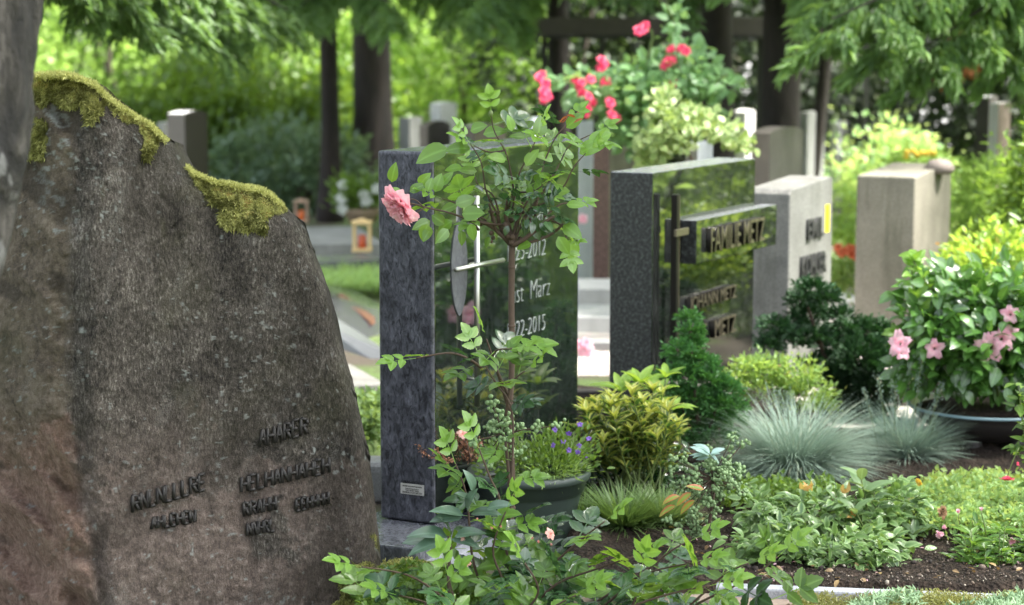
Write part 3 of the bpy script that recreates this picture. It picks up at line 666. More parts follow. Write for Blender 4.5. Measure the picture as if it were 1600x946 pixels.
# ------------------------------------------------------------------ kerbs, slabs, stones on the ground
KERB = stone('kerb_granite', (.30, .31, .35), (.46, .47, .52), scale=12, grain=180, rough=.6, st=.25)
DKERB = granite('dark_kerb', (.05, .052, .06), (.16, .165, .18), 150, .35)
def slabq(name, px0, py0, px1, py1, zt, zb, mat, label, cat='kerb', depth=.1, rz=0, parent=None, bevel=.006):
    a = G(px0, py0, zt); b = G(px1, py1, zt); d = b - a; L = np.linalg.norm(d[:2]); ang = math.atan2(d[1], d[0])
    mb = MB().box(0, L, 0, depth, zb - zt, 0)
    o = mb.build(name, mat, None, False, bevel); o.location = a; o.rotation_euler = (0, 0, ang); tag(o, label, cat); return o
slabq('kerb', 1118, 917, 1640, 938, .07, -.1, KERB, 'thin light grey granite kerb along the front of the planted grave, bottom right', 'kerb', .048)
slabq('granite_slab', 1478, 785, 1700, 812, .07, 0, DKERB, 'blue-grey granite slab lying beside the flowering bowl at the right edge', 'stone slab', .34)
slabq('stone_slab', 1385, 738, 1720, 752, .035, 0, DKERB, 'dark flat slab under the flowering bowl', 'stone slab', .62)
slabq('stone_slab', 1300, 668, 1480, 664, .06, 0, stone('pale_slab', (.45, .42, .38), (.6, .56, .52), st=.3), 'pale beige slab behind the blue fescue grass, left of the bowl', 'stone slab', 1.0)
slabq('kerb', 905, 452, 1000, 452, .13, 0, PT, 'pale stone lip under the red-brown headstone', 'kerb', .5)
slabq('kerb', 890, 495, 1010, 497, .10, -.02, PT, 'wide white kerb in front of the red-brown headstone', 'kerb', .5)
slabq('kerb', 880, 535, 1010, 536, .06, -.02, GY, 'grey stone border beyond the pink flowers between the polished headstones', 'kerb', .10)
slabq('kerb', 860, 612, 1000, 612, .08, -.05, DKB, 'dark stone border seen low between the two polished headstones', 'kerb', .08)
slabq('kerb', 462, 383, 600, 380, .12, 0, GY, 'grey kerb slab in front of the lanterns behind the boulder', 'kerb', 1.3)
slabq('kerb', 500, 410, 600, 405, .16, 0, DKERB, 'dark granite kerb behind the small lawn, under the wooden lantern', 'kerb', .35)
slabq('kerb', 488, 432, 600, 428, .10, 0, DKERB, 'lower dark granite kerb along the small lawn', 'kerb', .2)
slabq('stone_slab', 520, 605, 604, 600, .12, 0, ST3, 'pale grey slab end seen between boulder and tall headstone', 'stone slab', .55)
slabq('kerb', 520, 655, 600, 650, .06, 0, KERB, 'weathered grey kerb behind the small green plants left of the tall headstone', 'kerb', .1)
o = MB().box(-.14, .30, 0, .14, 0, .14).build('rough_kerb_stone', GY, None, False, .03, 3); o.location = G(575, 790, 0); tag(o, 'rough grey kerb block between boulder foot and tall headstone', 'kerb')
slabq('kerb', 690, 880, 860, 800, .05, -.05, KERB, 'narrow pale kerb running from the headstone base towards the green pot', 'kerb', .06)
slabq('border_stone', 600, 905, 700, 905, .05, 0, stone('mossy_border', (.12, .12, .06), (.2, .2, .1)), 'low mossy border stone at the foot of the boulder', 'kerb', .2)
# reclined grave slab of polished steps with rusty lettering
RS = empty('reclined_grave_slab', G(545, 575, 0), 'shiny grey sloping grave cover with rust-brown lettering, left of the tall headstone', 'grave cover')
SHG = granite('shiny_grey', (.03, .03, .034), (.09, .09, .10), 120, .12)
a = [P(480, 430, 11.6), P(604, 520, 9.6), P(604, 600, 9.2), P(505, 520, 10.6)]
def sheet(q, t=.05):
    q = [np.array(x) for x in q]; nn = np.cross(q[1] - q[0], q[3] - q[0]); nn = nn / np.linalg.norm(nn)
    if nn[2] < 0: nn = -nn
    v = q + [x - nn * t for x in q]; return MB().add(v, [(0, 1, 2, 3), (7, 6, 5, 4)] + [(i, i + 4, (i + 1) % 4 + 4, (i + 1) % 4) for i in range(4)])
sheet([P(470, 452, 11.2), P(530, 440, 12.0), P(625, 492, 10.9), P(560, 560, 9.7)], .05).build('cover', SHG, RS, False, .004)
sheet([P(500, 540, 10.0), P(520, 520, 10.4), P(625, 585, 9.35), P(590, 600, 9.2)], .05).build('step', SHG, RS, False, .004)
sheet([P(490, 500, 10.2), P(512, 488, 10.6), P(625, 560, 9.55), P(600, 575, 9.4)], .05).build('step', DKERB, RS, False, .004)
mb = MB()
q0 = [P(470, 452, 11.2), P(530, 440, 12.0), P(625, 492, 10.9), P(560, 560, 9.7)]
for k in range(16):
    a_ = .30 + .036 * k; b_ = .52 if k % 8 < 7 else .5
    top_ = q0[0] + (q0[3] - q0[0]) * a_; bot_ = q0[1] + (q0[2] - q0[1]) * a_; p = top_ + (bot_ - top_) * b_; d_ = (bot_ - top_) * .13 * random.uniform(.7, 1)
    mb.tube([p + [0, 0, .008], p + d_ + [0, 0, .008]], .012, 5)
mb.build('lettering', plain('rust_letters', (.10, .045, .022), .7), RS)

# ------------------------------------------------------------------ lanterns, planters
def lantern(D, px, pyb, w, h, wood, glow, label):
    b = G(px, pyb, 0); b = P(px, pyb, D); s = D / F; L = empty('grave_lantern', b, label, 'lantern'); w *= s; h *= s
    mb = MB(); mb.box(-w / 2, w / 2, -w / 2, w / 2, 0, h * .10); mb.build('base', wood, L, False, .003, local=True)
    for sx in (-1, 1):
        for sy in (-1, 1):
            mb = MB(); mb.box(sx * w * .40 - w * .07, sx * w * .40 + w * .07, sy * w * .40 - w * .07, sy * w * .40 + w * .07, h * .10, h * .82); mb.build('post', wood, L, local=True)
    mb = MB(); mb.box(-w * .52, w * .52, -w * .52, w * .52, h * .82, h * .92); mb.build('roof', wood, L, False, .004, local=True)
    mb = MB(); mb.lathe([(w * .3, 0), (w * .22, h * .06), (w * .05, h * .08)], (0, 0, h * .922), 12); mb.build('cap', wood, L, True, local=True)
    mb = MB(); mb.lathe([(w * .2, 0), (w * .22, h * .1), (w * .22, h * .36), (w * .17, h * .40)], (0, 0, h * .102), 16); mb.build('candle', glow, L, True, local=True)
lantern(13.0, 566, 393, 30, 52, plain('light_wood', (.62, .45, .22), .6), plain('red_candle', (.55, .10, .04), .3), 'light wooden grave lantern with red candle standing on the dark kerb')
lantern(15.2, 471, 348, 22, 38, plain('brown_metal', (.33, .22, .16), .5), plain('orange_candle', (.65, .14, .03), .3), 'small brown lantern with orange candle beside the slim trunk')

GLOSSY = dict(rough=.3, spec=.6)
LM_mid = leafmat('mid_green_leaves', (.035, .08, .018), (.17, .29, .045))
LM_rose = leafmat('rose_leaves', (.016, .050, .014), (.19, .36, .03), rough=.25, tr=.42, spec=.75, trc=(.50, .76, .06), tip=(.26, .22, .06))
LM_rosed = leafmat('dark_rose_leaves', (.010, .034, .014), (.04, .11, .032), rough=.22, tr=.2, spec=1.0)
LM_bright = leafmat('bright_hedge_leaves', (.10, .19, .035), (.42, .58, .14), rough=.45, tr=.5, trc=(.62, .9, .18), keep=True)
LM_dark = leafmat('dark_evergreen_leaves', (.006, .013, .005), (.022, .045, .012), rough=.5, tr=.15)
LM_conif = leafmat('conifer_needles', (.03, .09, .025), (.22, .38, .12), rough=.5, tr=.4)
LM_conifd = leafmat('dark_conifer_needles', (.03, .075, .022), (.11, .21, .06), rough=.5, tr=.3)
LM_blue = leafmat('blue_green_leaves', (.05, .10, .06), (.16, .25, .16), rough=.4, tr=.3)
BARKD = bark('dark_bark', (.006, .0045, .0036), (.024, .017, .014), 7)
BARKG = bark('grey_brown_bark', (.03, .024, .02), (.11, .085, .07), 8)
STEM = plain('brown_stem', (.06, .038, .024), .8, 0, .4, 60, .5, .004); GSTEM = plain('green_stem', (.10, .14, .035), .5, 0, .3, 60, .1)

# ------------------------------------------------------------------ shrubs and hedges behind
def shrub(name, c, rad, n, mat, leaf, label, group=None, T=TQ, clumps=60, cat='shrub', spread=.2, wid=.6, stems=5, tone=None, shell=.5, zmin=.02, mat2=None):
    c = np.array(c, float); base = np.array([c[0], c[1], 0 if c[2] - rad[2] < .3 else c[2] - rad[2]])
    S = empty(name, base, label, cat, group)
    p, o, t = cloud(c, rad, n, clumps, shell, spread, zmin)
    if tone is not None: t = np.clip(t * tone[1] + tone[0], 0, 1)
    leaves('foliage', mat, S, p, o + rv(len(p), .5) + [0, 0, .1], o * .6 + rv(len(p), .5) + [0, 0, .7], rng.uniform(.7, 1.25, len(p)) * leaf, wid, T, t)
    mb = MB()
    for k in range(stems):
        q = c + norm(rv(1))[0] * rad * .6; mb.tube([base + [random.uniform(-.04, .04), random.uniform(-.04, .04), -.03], (base + q) / 2 + rv(1)[0] * .05 * rad, q], [max(.008, rad[0] * .03), rad[0] * .02 + .004, .004], 6)
    mb.build('stems', BARKG, S, True)
    return S
# bright sunlit shrubs, left half
lab = ['bright yellow-green shrub behind the birch trunk', 'sunlit yellow-green shrub above the mossy boulder top', 'tall light green shrub left of the slim trunk', 'yellow-tinged shrub between slim and thick trunks', 'light green shrub right of the thick dark trunk', 'pale green shrub behind the white marble headstone', 'green shrub behind the standard rose crown']
spec = [(90, 24, 2.2), (210, 23, 2.0), (350, 24, 2.1), (470, 25, 2.2), (640, 25.5, 2.2), (730, 24, 1.8), (800, 26, 2.0)]
for l, (px, D, r) in zip(lab, spec):
    x = (px - 800) / F * D
    shrub('hedge_shrub', (x, D, 1.3), (1.25, 1.1, r), 9000, LM_bright, .10, l, 'bright shrubs along the back', clumps=110, tone=(.12, .9) if px < 600 else (-.05, .75))
# lower darker undergrowth in front of them
for l, (px, D, top, mat, nn, lf) in zip(['mid green bush behind the dark polished headstone on the left', 'dark green low bush left of the slim trunk', 'blue-green leafy bush behind the boulder ledge', 'green undergrowth bush at the foot of the thick trunk', 'deep green bush above the boulder shoulder'],
        [(285, 19, 1.0, LM_mid, 5000, .09), (400, 19, .95, LM_mid, 5000, .09), (450, 17.8, .62, LM_blue, 3500, .085), (535, 21.5, 1.0, LM_mid, 5000, .09), (345, 20.5, 1.25, LM_mid, 6000, .09)]):
    x = (px - 800) / F * D
    shrub('undergrowth_bush', (x, D, top * .5), (.62, .6, top * .62), nn, mat, lf, l, None, clumps=60, tone=(0, .85))
# dark evergreens, right half
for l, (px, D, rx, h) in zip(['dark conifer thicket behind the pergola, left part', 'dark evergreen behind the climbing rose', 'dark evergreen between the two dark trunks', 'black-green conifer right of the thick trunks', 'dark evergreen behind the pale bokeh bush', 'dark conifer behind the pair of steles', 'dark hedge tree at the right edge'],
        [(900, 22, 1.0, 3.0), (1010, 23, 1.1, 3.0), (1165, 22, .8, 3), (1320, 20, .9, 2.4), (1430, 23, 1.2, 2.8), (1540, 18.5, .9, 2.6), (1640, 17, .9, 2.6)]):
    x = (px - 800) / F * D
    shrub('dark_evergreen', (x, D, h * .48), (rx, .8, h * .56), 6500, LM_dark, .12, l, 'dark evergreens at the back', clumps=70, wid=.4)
shrub('pale_bush', ((1390 - 800) / F * 15.5, 15.5, .42), (.42, .4, .42), 3200, leafmat('pale_green_leaves', (.13, .28, .09), (.36, .58, .24), tr=.5), .055, 'light green airy bush behind the beige headstone, glowing in the sun', clumps=50)
shrub('pale_bush', ((1440 - 800) / F * 13.5, 13.5, .45), (.30, .3, .30), 2200, LM_bright, .05, 'yellow-green bush with yellow flowers just left of the steles', clumps=40)
mb = MB()
for k in range(9): mb.ball(P(1415 + 45 * random.random(), 237 + 12 * random.random(), 13.2), .022, 7, 4)
yf = mb.build('yellow_blossoms', plain('yellow_petals', (.8, .55, .05), .6), None, True); tag(yf, 'cluster of yellow blossoms above the beige headstone', 'flowers')
for l, (px, D, cz, rx, h, mat, nn) in zip(['leafy green shrub with reddish shoots at the right edge', 'tall green cypress hedge at the top right', 'arching green shrub right of the beige headstone'],
        [(1680, 9.6, .60, .34, .48, LM_mid, 5200), (1665, 12.5, 1.75, .30, 1.0, LM_conif, 6000), (1552, 10.9, .54, .22, .30, LM_bright, 2600)]):
    shrub('garden_shrub', ((px - 800) / F * D, D, cz), (rx, .3, h), nn, mat, .055, l, clumps=60, wid=.38)
shrub('golden_shrub', (P(1568, 440, 8.6)), (.25, .25, .20), 3400, leafmat('golden_leaves', (.09, .20, .025), (.34, .48, .09), tr=.45, tip=(.35, .14, .05)), .038, 'golden-green small-leaved shrub behind the flowering bowl', clumps=60)
# greenery off to the right that the polished fronts mirror
for k, (x, y, h, r, mat, l) in enumerate([(3.2, 8.2, 1.1, .8, LM_bright, 'bright shrub beyond the right edge, nearest one'), (4.6, 10.2, 1.6, 1.3, LM_mid, 'tall green shrub out to the right'), (5.6, 13.0, 2.0, 1.6, LM_bright, 'large light green shrub out to the right'),
        (7.5, 15.5, 2.6, 2.0, LM_mid, 'broad green shrub farther right'), (6.4, 10.0, 2.2, 1.5, LM_bright, 'rounded sunlit shrub farther right'), (9, 12.5, 3.2, 2.2, LM_mid, 'tree-like shrub far right'), (4.3, 7.0, 1.2, .9, LM_mid, 'near green shrub out to the right')]):
    shrub('border_shrub', (x, y, h * .55), (r, r, h * .6), 5000, mat, .10, l, 'shrubs beyond the right edge of view', clumps=70)

for px0, px1, px2, yt, D_, l in [(1150, 1158, 1170, 96, 24, 'pale slab added for the bright gap between the two dark trunks'), (1238, 1243, 1252, 150, 23, 'thin pale slab added for the bright gap right of the thickest trunk'), (1425, 1440, 1462, 150, 20, 'broad pale slab added for the bright gap in dark evergreens, left of the steles'), (1468, 1474, 1488, 132, 21, 'small pale slab added for the bright gap further right in the evergreens'), (1300, 1310, 1325, 190, 19, 'low pale slab added for the bright gap in the dark thicket right of the posts')]:
    bgstone(px0, px1, px2, yt, D_, l, PT, WH, WH, .03)  # pale slabs added in place of bright sky and ground showing through
# ------------------------------------------------------------------ trees
def needle_spray(start, end, n, hang, wdt, seg=.05):
    """drooping conifer branch: points along and hanging below a limb"""
    start, end = np.array(start, float), np.array(end, float); t = rng.random(n) ** .8; base = start + (end - start) * t[:, None]; base[:, 2] -= .25 * np.linalg.norm(end - start) * t * t * .35
    side = norm(np.cross(end - start, [0, 0, 1.0])); tw = rng.integers(0, 26, n); ts = (rng.random(26) - .5); tl = .4 + .6 * rng.random(26)
    tt = (tw + .5) / 26; base = start + (end - start) * tt[:, None]; base[:, 2] -= .10 * tt ** 2
    u = rng.random(n) * tl[tw]; pos = base + side * (ts[tw] * wdt * u)[:, None] + np.array([0, 0, -1.0]) * (hang * u ** 1.4)[:, None] + norm(end - start) * (u * .25 * wdt)[:, None] + rv(n, .018)
    d = side * (np.sign(ts[tw]) * .6)[:, None] + norm(end - start) * .5 + np.array([0, 0, -.7]) + rv(n, .35)
    return pos, d, np.clip(.25 + .5 * u + .35 * (rng.random(n) - .5), 0, 1)
def tree(px, D, dia, label, branches=(), lean=0.0, mat=BARKD, crown=True, nmat=LM_conif, base_flare=1.5, ytop=9.0, px2=None, name='conifer_tree', leaf=.05):
    x = (px - 800) / F * D; zb = -.05 + float(sstep(19, 40, D)) * 1.0
    T_ = empty(name, (x, D, 0), label, 'tree')
    pts = []; rad = []
    for z in (zb, .12, .35, .8, 1.4, 2.2, 3.5, 5.5, 7.5, ytop):
        pts.append((x + lean * z + .01 * math.sin(z * 2.1), D, z)); rad.append(dia / 2 * ((base_flare if z < .2 else 1 + (base_flare - 1) * .35 * (z < .6)) * (1 - .05 * z)))
    MB().tube(pts, rad, 18).build('trunk', mat, T_, True)
    ps, ds, ts = [], [], []; mb = MB()
    for (a, b, n_, hang, wdt) in branches:
        q, d, t = needle_spray(a, b, n_, hang, wdt); ps.append(q); ds.append(d); ts.append(t)
        mb.tube([a, (np.array(a) + b) / 2 + [0, 0, .03], b], [.018, .012, .004], 6)
    if crown:
        n_ = 5200; z = rng.uniform(2.6, ytop + .5, n_); rr = (2.1 - .18 * (z - 2.5)) * np.sqrt(rng.random(n_)); th = rng.integers(0, 40, n_) * .61 * 4 + rng.normal(0, .12, n_)
        q = np.stack([x + lean * z + rr * np.cos(th), D + rr * np.sin(th), z - .18 * rr], -1) + rv(n_, .06); ps.append(q)
        ds.append(np.stack([np.cos(th), np.sin(th), -.6 + 0 * th], -1) + rv(n_, .4)); ts.append(rng.random(n_))
        leaves('crown', nmat, T_, q, ds[-1], rv(n_, .5) + [0, 0, 1], .26, .35, TQ, ts[-1]); ps.pop(); ds.pop(); ts.pop()
    if ps:
        q = np.concatenate(ps); d = np.concatenate(ds); t = np.concatenate(ts)
        leaves('low_branches', nmat, T_, q, d, rv(len(q), .5) + [0, -.5, .8], rng.uniform(.7, 1.5, len(q)) * leaf * 1.5, .22, TQ, t); mb.build('limbs', mat, T_, True)
    return T_
def Bq(x0, y0, x1, y1, D0, D1, n_, hang, wdt): return (P(x0, y0, D0), P(x1, y1, D1), n_, hang, wdt)
tree(515, 16.8, .155, 'slim dark conifer trunk with drooping branches, left of the thick trunk', [Bq(520, -60, 330, -20, 16.8, 13.5, 2600, .36, .6), Bq(520, -30, 400, 20, 16.8, 14, 2200, .22, .5), Bq(500, -70, 250, -40, 16.6, 13, 2600, .42, .7), Bq(520, -40, 620, 10, 16.8, 14.5, 2200, .18, .45), Bq(515, -20, 470, 10, 16.8, 15, 1500, .15, .4)], nmat=LM_conif)
tree(582, 19.2, .38, 'thick dark conifer trunk, left of the tall headstone, mossy roots', [Bq(590, -60, 730, -10, 19, 15, 2200, .30, .6), Bq(600, -60, 800, 0, 19, 14, 2400, .30, .7)], nmat=LM_conif)
tree(372, 14.5, .07, 'thin hanging dark conifer above the boulder with needles reaching down', [Bq(330, -90, 385, 60, 14, 12.6, 2200, .14, .35), Bq(300, -80, 200, 10, 14, 12.5, 3000, .26, .6), Bq(360, -60, 450, 10, 14, 12.8, 2400, .25, .5), Bq(330, -60, 300, 50, 14, 12.4, 2400, .18, .5)], crown=False, nmat=LM_conifd, ytop=3) if False else None
T3 = tree(180, 12.4, .12, 'conifer standing left behind the boulder, only its drooping dark branches in view', [], crown=True, nmat=LM_conifd) if False else None
def branch_tree(x, y, dia, label, br, nmat, leaf=.045, mat=BARKD, crown=True):
    px = x / y * F + 800; return tree(px, y, dia, label, br, nmat=nmat, mat=mat, leaf=leaf, crown=crown)
branch_tree(-2.55, 8.6, .22, 'drooping dark conifer beyond the left edge whose branches hang over the boulder', [
    (P(-60, -120, 9), P(300, 5, 11.5), 3600, .28, .8), (P(-40, -130, 9), P(400, -25, 12), 3600, .34, .8), (P(100, -90, 10), P(372, 60, 12.2), 1500, .20, .25), (P(0, -120, 9), P(220, 10, 10.8), 2800, .2, .6), (P(200, -90, 10), P(450, 15, 12.6), 2200, .22, .5)], LM_conifd)
tree(872, 17.0, .19, 'dark conifer trunk behind the left post of the pergola', [Bq(870, -60, 740, 0, 17, 13.5, 3000, .26, .7), Bq(870, -90, 960, -45, 17, 14, 2000, .16, .6), Bq(850, -60, 790, 0, 17, 14, 2000, .18, .40)])
tree(1122, 14.5, .235, 'dark trunk behind the climbing rose, left of the thickest trunk', [Bq(1120, -90, 1010, -50, 14.5, 12.5, 2200, .14, .5), Bq(1120, -70, 1065, -10, 14.5, 12.8, 1200, .11, .25)], nmat=LM_conifd, lean=-.012)
tree(1214, 14.0, .285, 'thickest dark trunk rising behind the rough brown headstone', [Bq(1215, -90, 1140, -50, 14, 12.4, 1200, .10, .4), Bq(1215, -70, 1275, -20, 14, 12, 1200, .11, .25)], nmat=LM_conif, lean=.012)
tree(1258, 15.2, .10, 'thin dark leaning trunk right of the thickest trunk', [], lean=.10, crown=False, base_flare=1.2, ytop=6)
branch_tree(3.6, 11.6, .22, 'green conifer beyond the right edge whose light branches fill the top right', [
    (P(1650, -110, 11.5), P(1300, 30, 10), 4200, .16, .8), (P(1680, -100, 11.5), P(1360, 60, 10.2), 4200, .16, .8), (P(1700, -80, 11.5), P(1450, 70, 10.6), 4200, .20, .8), (P(1720, -60, 11.5), P(1580, 60, 11), 3400, .24, .5), (P(1650, -130, 11), P(1280, -10, 10.5), 3600, .14, .7)], LM_conif, leaf=.05)
o = MB().tube([P(1500, 60, 12), P(1520, 110, 12)], .01, 5)
p_ = P(1500, 95, 12.2) + rv(420, .055) ; tn = tag(leaves('withered_twig', plain('rust_needles', (.42, .15, .05), .7), None, p_, rv(420), rv(420), .045, .3, TQ), 'rust-brown withered twig hanging in the green branches at the top right', 'twig')

# unseen broad-leaved tree added right of the camera: its crown keeps sun off the near graves
ST = empty('added_shade_tree', (7.6, 6.2, 0), 'unseen broad-leaved tree added off to the right so that its crown shades the near graves', 'tree')
MB().tube([(7.6, 6.2, -.05), (7.5, 6.2, 1.2), (7.3, 6.1, 3), (6.6, 6, 5.2), (5.4, 5.8, 7)], [.30, .24, .20, .14, .06], 16).build('trunk', BARKG, ST, True)
mb = MB()
for k in range(9): mb.tube([(6.9, 6.05, 4.2 + .2 * k), (4.6 + 3.2 * math.cos(k * .7) * .6, 5.5 + 3 * math.sin(k * .7) * .6, 6.6), (4.6 + 4 * math.cos(k * .7), 5.5 + 3.8 * math.sin(k * .7), 7.6)], [.09, .05, .02], 8)
mb.build('limbs', BARKG, ST, True)
q_, o_, t_ = cloud((4.6, 5.4, 7.6), (4.9, 4.4, 1.7), 6500, 120, .1, .14)
leaves('crown', LM_mid, ST, q_, rv(len(q_)) * [1, 1, .4], rv(len(q_), .35) + [0, 0, 1], rng.uniform(.14, .26, len(q_)), .62, TQ, t_)

# birch-like trunk, near left
def birch():
    m = NT('birch_bark'); v = m.mapping((1, 1, .5)); a = m.noise(9, 8, .7, .8, v); b = m.noise(60, 4, .7, 0, v); c0 = m.noise(5, 4, .5, 1.2, m.mapping((1.4, 1.4, .55)))
    c = m.ramp(a, [(.40, (.004, .0035, .003)), (.50, (.017, .015, .012)), (.62, (.075, .067, .060))])
    c = m.mix(m.ramp(c0, [(.62, 0.), (.66, .75)]), c, (.16, .16, .16)); m.col(c); m.set(rough=.85); m.bump(m.math('ADD', a, m.math('MULTIPLY', b, .4)), 1, .02); return m.m
BT = empty('leaning_tree', P(-140, 1100, 3.9) * [1, 1, 0], 'leaning tree with cracked grey and whitish bark at the left edge, before the boulder', 'tree')
D0 = 3.9; pts = []; rad = []
ys = np.linspace(-900, 1290, 260)
for y in ys:
    edge = np.interp(y, [-900, 0, 60, 180, 230, 300, 360, 440, 600, 900, 1290], [60, 52, 51, 50, 46, 28, 16, 2, -22, -50, -70]); wd = np.interp(y, [-900, 0, 400, 1290], [110, 130, 140, 165])
    pts.append(P(edge - wd / 2, y, D0)); rad.append(wd / 2 / F * D0)
k = 64; mb = MB(); mb.tube(pts, rad, k); me = mb.mesh('trunk', True)
co = np.array([v.co[:] for v in me.vertices]); cen = np.repeat(np.array(pts), k, 0); out = norm(co - cen)
# refine with noise
ds = .040 * (fbm(co * np.array([9, 9, 5]), 4, 71) - .5) + .030 * (fbm(co * np.array([30, 30, 9]), 3, 72) - .5); co = co + out * ds[:, None]
for v, c in zip(me.vertices, co): v.co = c
link('trunk', me, birch(), BT)
q_, o_, t_ = cloud(pts[0] + np.array([0, 0, .6]), (1.2, 1.2, .8), 2200, 40)
leaves('crown', LM_mid, BT, q_, o_ + rv(len(q_), .5), rv(len(q_), .5) + [0, 0, 1], .07, .6, TQ, t_)

# ------------------------------------------------------------------ pergola of dark metal
PG = empty('pergola', P(1080, 320, 16) * [1, 1, 0], 'low dark pergola with a long grey-brown beam and thin black posts between the trees', 'pergola')
RUST = plain('dark_painted_beam', (.075, .063, .063), .6, .2, .3, 12); BLKM = plain('black_metal', (.012, .012, .012), .6)
z1 = P(0, 28, 16)[2]; z0 = P(0, 56, 16)[2]; xa = (818 - 800) / F * 16; xb = (1312 - 800) / F * 16
MB().box(xa, xb, 15.9, 16.02, z0, z1).build('beam', RUST, PG, False, .005)
MB().box(xa - .02, xb + .02, 15.86, 16.06, z0 - .025, z0 - .002).build('beam_edge', BLKM, PG)
for px, D in ((850, 16), (940, 16.6), (1184, 16), (1290, 16), (1350, 16.6), (885, 17.4)):
    x = (px - 800) / F * D; MB().box(x - .02, x + .02, D - .02, D + .02, 0, z0 - .026).build('post', BLKM, PG)

# ------------------------------------------------------------------ flowers
def petal_flower(name, c, axis, size, layers, mat, parent, ruffle=.08, seg=6):
    """layers: (count, length, width, opening 0 closed..1 flat, start radius)"""
    c = np.array(c, float); ax = norm(np.array(axis, float)); a = norm(np.cross(ax, [.3, .2, .9])); b = np.cross(ax, a)
    V = []; Fc = []
    for li, (cnt, ln, wd, op, r0) in enumerate(layers):
        for k in range(cnt):
            th = 2 * math.pi * (k / cnt) + li * .7 + random.uniform(-.12, .12); o_ = op + random.uniform(-.08, .08); l_ = ln * random.uniform(.88, 1.1)
            n0 = len(V); ph = random.uniform(0, 6)
            for i in range(seg + 1):
                v = i / seg
                for j in range(seg + 1):
                    u = (j / seg - .5) * 2; hw = wd * .5 * (math.sin(math.pi * min(.96, .12 + .80 * v)) ** .6)
                    ang = o_ * 1.5 * (v ** .8); rr = r0 + l_ * v * math.sin(ang) ; zz = l_ * v * math.cos(ang)
                    curl = .22 * l_ * max(0, v - .7) * o_
                    rr -= (abs(u) ** 2) * hw * .35 * (1 - o_ * .6); rr += ruffle * l_ * math.sin(u * 4 + ph) * v * v
                    zz += ruffle * l_ * math.sin(u * 5 + ph * 2) * v * .6 - curl
                    d = (math.cos(th) * a + math.sin(th) * b); s_ = (-math.sin(th) * a + math.cos(th) * b)
                    V.append(c + size * (d * rr + s_ * u * hw + ax * zz))
            m = seg + 1
            Fc += [(n0 + i * m + j, n0 + (i + 1) * m + j, n0 + (i + 1) * m + j + 1, n0 + i * m + j + 1) for i in range(seg) for j in range(seg)]
    me = bpy.data.meshes.new(name); me.from_pydata([tuple(v) for v in V], [], Fc); me.shade_smooth()
    return link(name, me, mat, parent)
def petalmat(name, c, c2, tr=.45):
    m = NT(name); n = m.noise(45, 3); lw = m.n.new('ShaderNodeLayerWeight'); c_ = m.mix(m.ramp(n, [(.35, 0.), (.7, 1.)]), c, c2)
    m.col(c_); m.set(rough=.5, spec=.3); tb = m.n.new('ShaderNodeBsdfTranslucent'); m.l(c_, tb.inputs[0]); ms = m.n.new('ShaderNodeMixShader'); ms.inputs[0].default_value = tr
    m.l(m.p.outputs[0], ms.inputs[1]); m.l(tb.outputs[0], ms.inputs[2]); m.l(ms.outputs[0], m.out.inputs[0]); return m.m
PINK = petalmat('pink_petals', (.85, .36, .45), (.95, .66, .72)); RED = petalmat('crimson_petals', (.80, .035, .13), (.95, .18, .30), .45)
LPINK = petalmat('light_pink_petals', (.86, .42, .54), (.92, .66, .72)); SALMON = petalmat('salmon_petals', (.85, .42, .36), (.9, .62, .55)); VIO = petalmat('violet_petals', (.20, .10, .50), (.36, .22, .70))
WHT = petalmat('white_petals', (.75, .78, .75), (.88, .88, .85)); YEL = petalmat('yellow_petals', (.75, .55, .08), (.85, .7, .2))
FULL = [(5, 1.0, 1.15, .86, .10), (6, .95, 1.0, .68, .12), (7, .90, .8, .54, .14), (8, .84, .6, .42, .14), (9, .78, .45, .30, .12), (9, .7, .35, .18, .08), (6, .62, .28, .08, .03)]
SEMI = [(6, 1.0, .95, .85, .08), (6, .8, .8, .5, .05), (4, .6, .55, .2, .03)]
FIVE = [(5, 1.0, .95, .92, .06)]; BUD = [(4, 1.0, .7, .12, .02), (3, .9, .5, .05, .0)]

class Plant:
    """collects stems and leaves of one plant, then builds them as its parts"""
    def __init__(s, name, loc, label, cat, group=None): s.e = empty(name, loc, label, cat, group); s.st = MB(); s.L = {}
    def stem(s, pts, r0, r1, k=7):
        n = len(pts); s.st.tube(pts, [r0 + (r1 - r0) * i / (n - 1) for i in range(n)], k); return s
    def leaf(s, key, p, d, nrm, L, W, tone): s.L.setdefault(key, []).append((p, d, nrm, L, W, tone)); return s
    def leafarr(s, key, p, d, nrm, L, W, tone):
        n = len(p)
        for i in range(n): pass
        s.L.setdefault(key, []).extend(zip(p, d, nrm, np.broadcast_to(L, (n,)), np.broadcast_to(W, (n,)), tone)); return s
    def build(s, keys, stemmat, stemname='stems'):
        for k, (nm, mat, T) in keys.items():
            if k in s.L:
                A = s.L[k]; leaves(nm, mat, s.e, np.array([a[0] for a in A]), np.array([a[1] for a in A]), np.array([a[2] for a in A]), np.array([a[3] for a in A]), np.array([a[4] for a in A]), T, np.array([a[5] for a in A]))
        if s.st.v: s.st.build(stemname, stemmat, s.e, True)
        return s.e
def curve(pts, n=10):
    pts = np.array(pts, float); t = np.linspace(0, len(pts) - 1, n); out = []
    for q in t:
        i = min(int(q), len(pts) - 2); f = q - i; p0 = pts[max(i - 1, 0)]; p1 = pts[i]; p2 = pts[i + 1]; p3 = pts[min(i + 2, len(pts) - 1)]
        out.append(.5 * ((2 * p1) + (-p0 + p2) * f + (2 * p0 - 5 * p1 + 4 * p2 - p3) * f * f + (-p0 + 3 * p1 - 3 * p2 + p3) * f ** 3))
    return np.array(out)
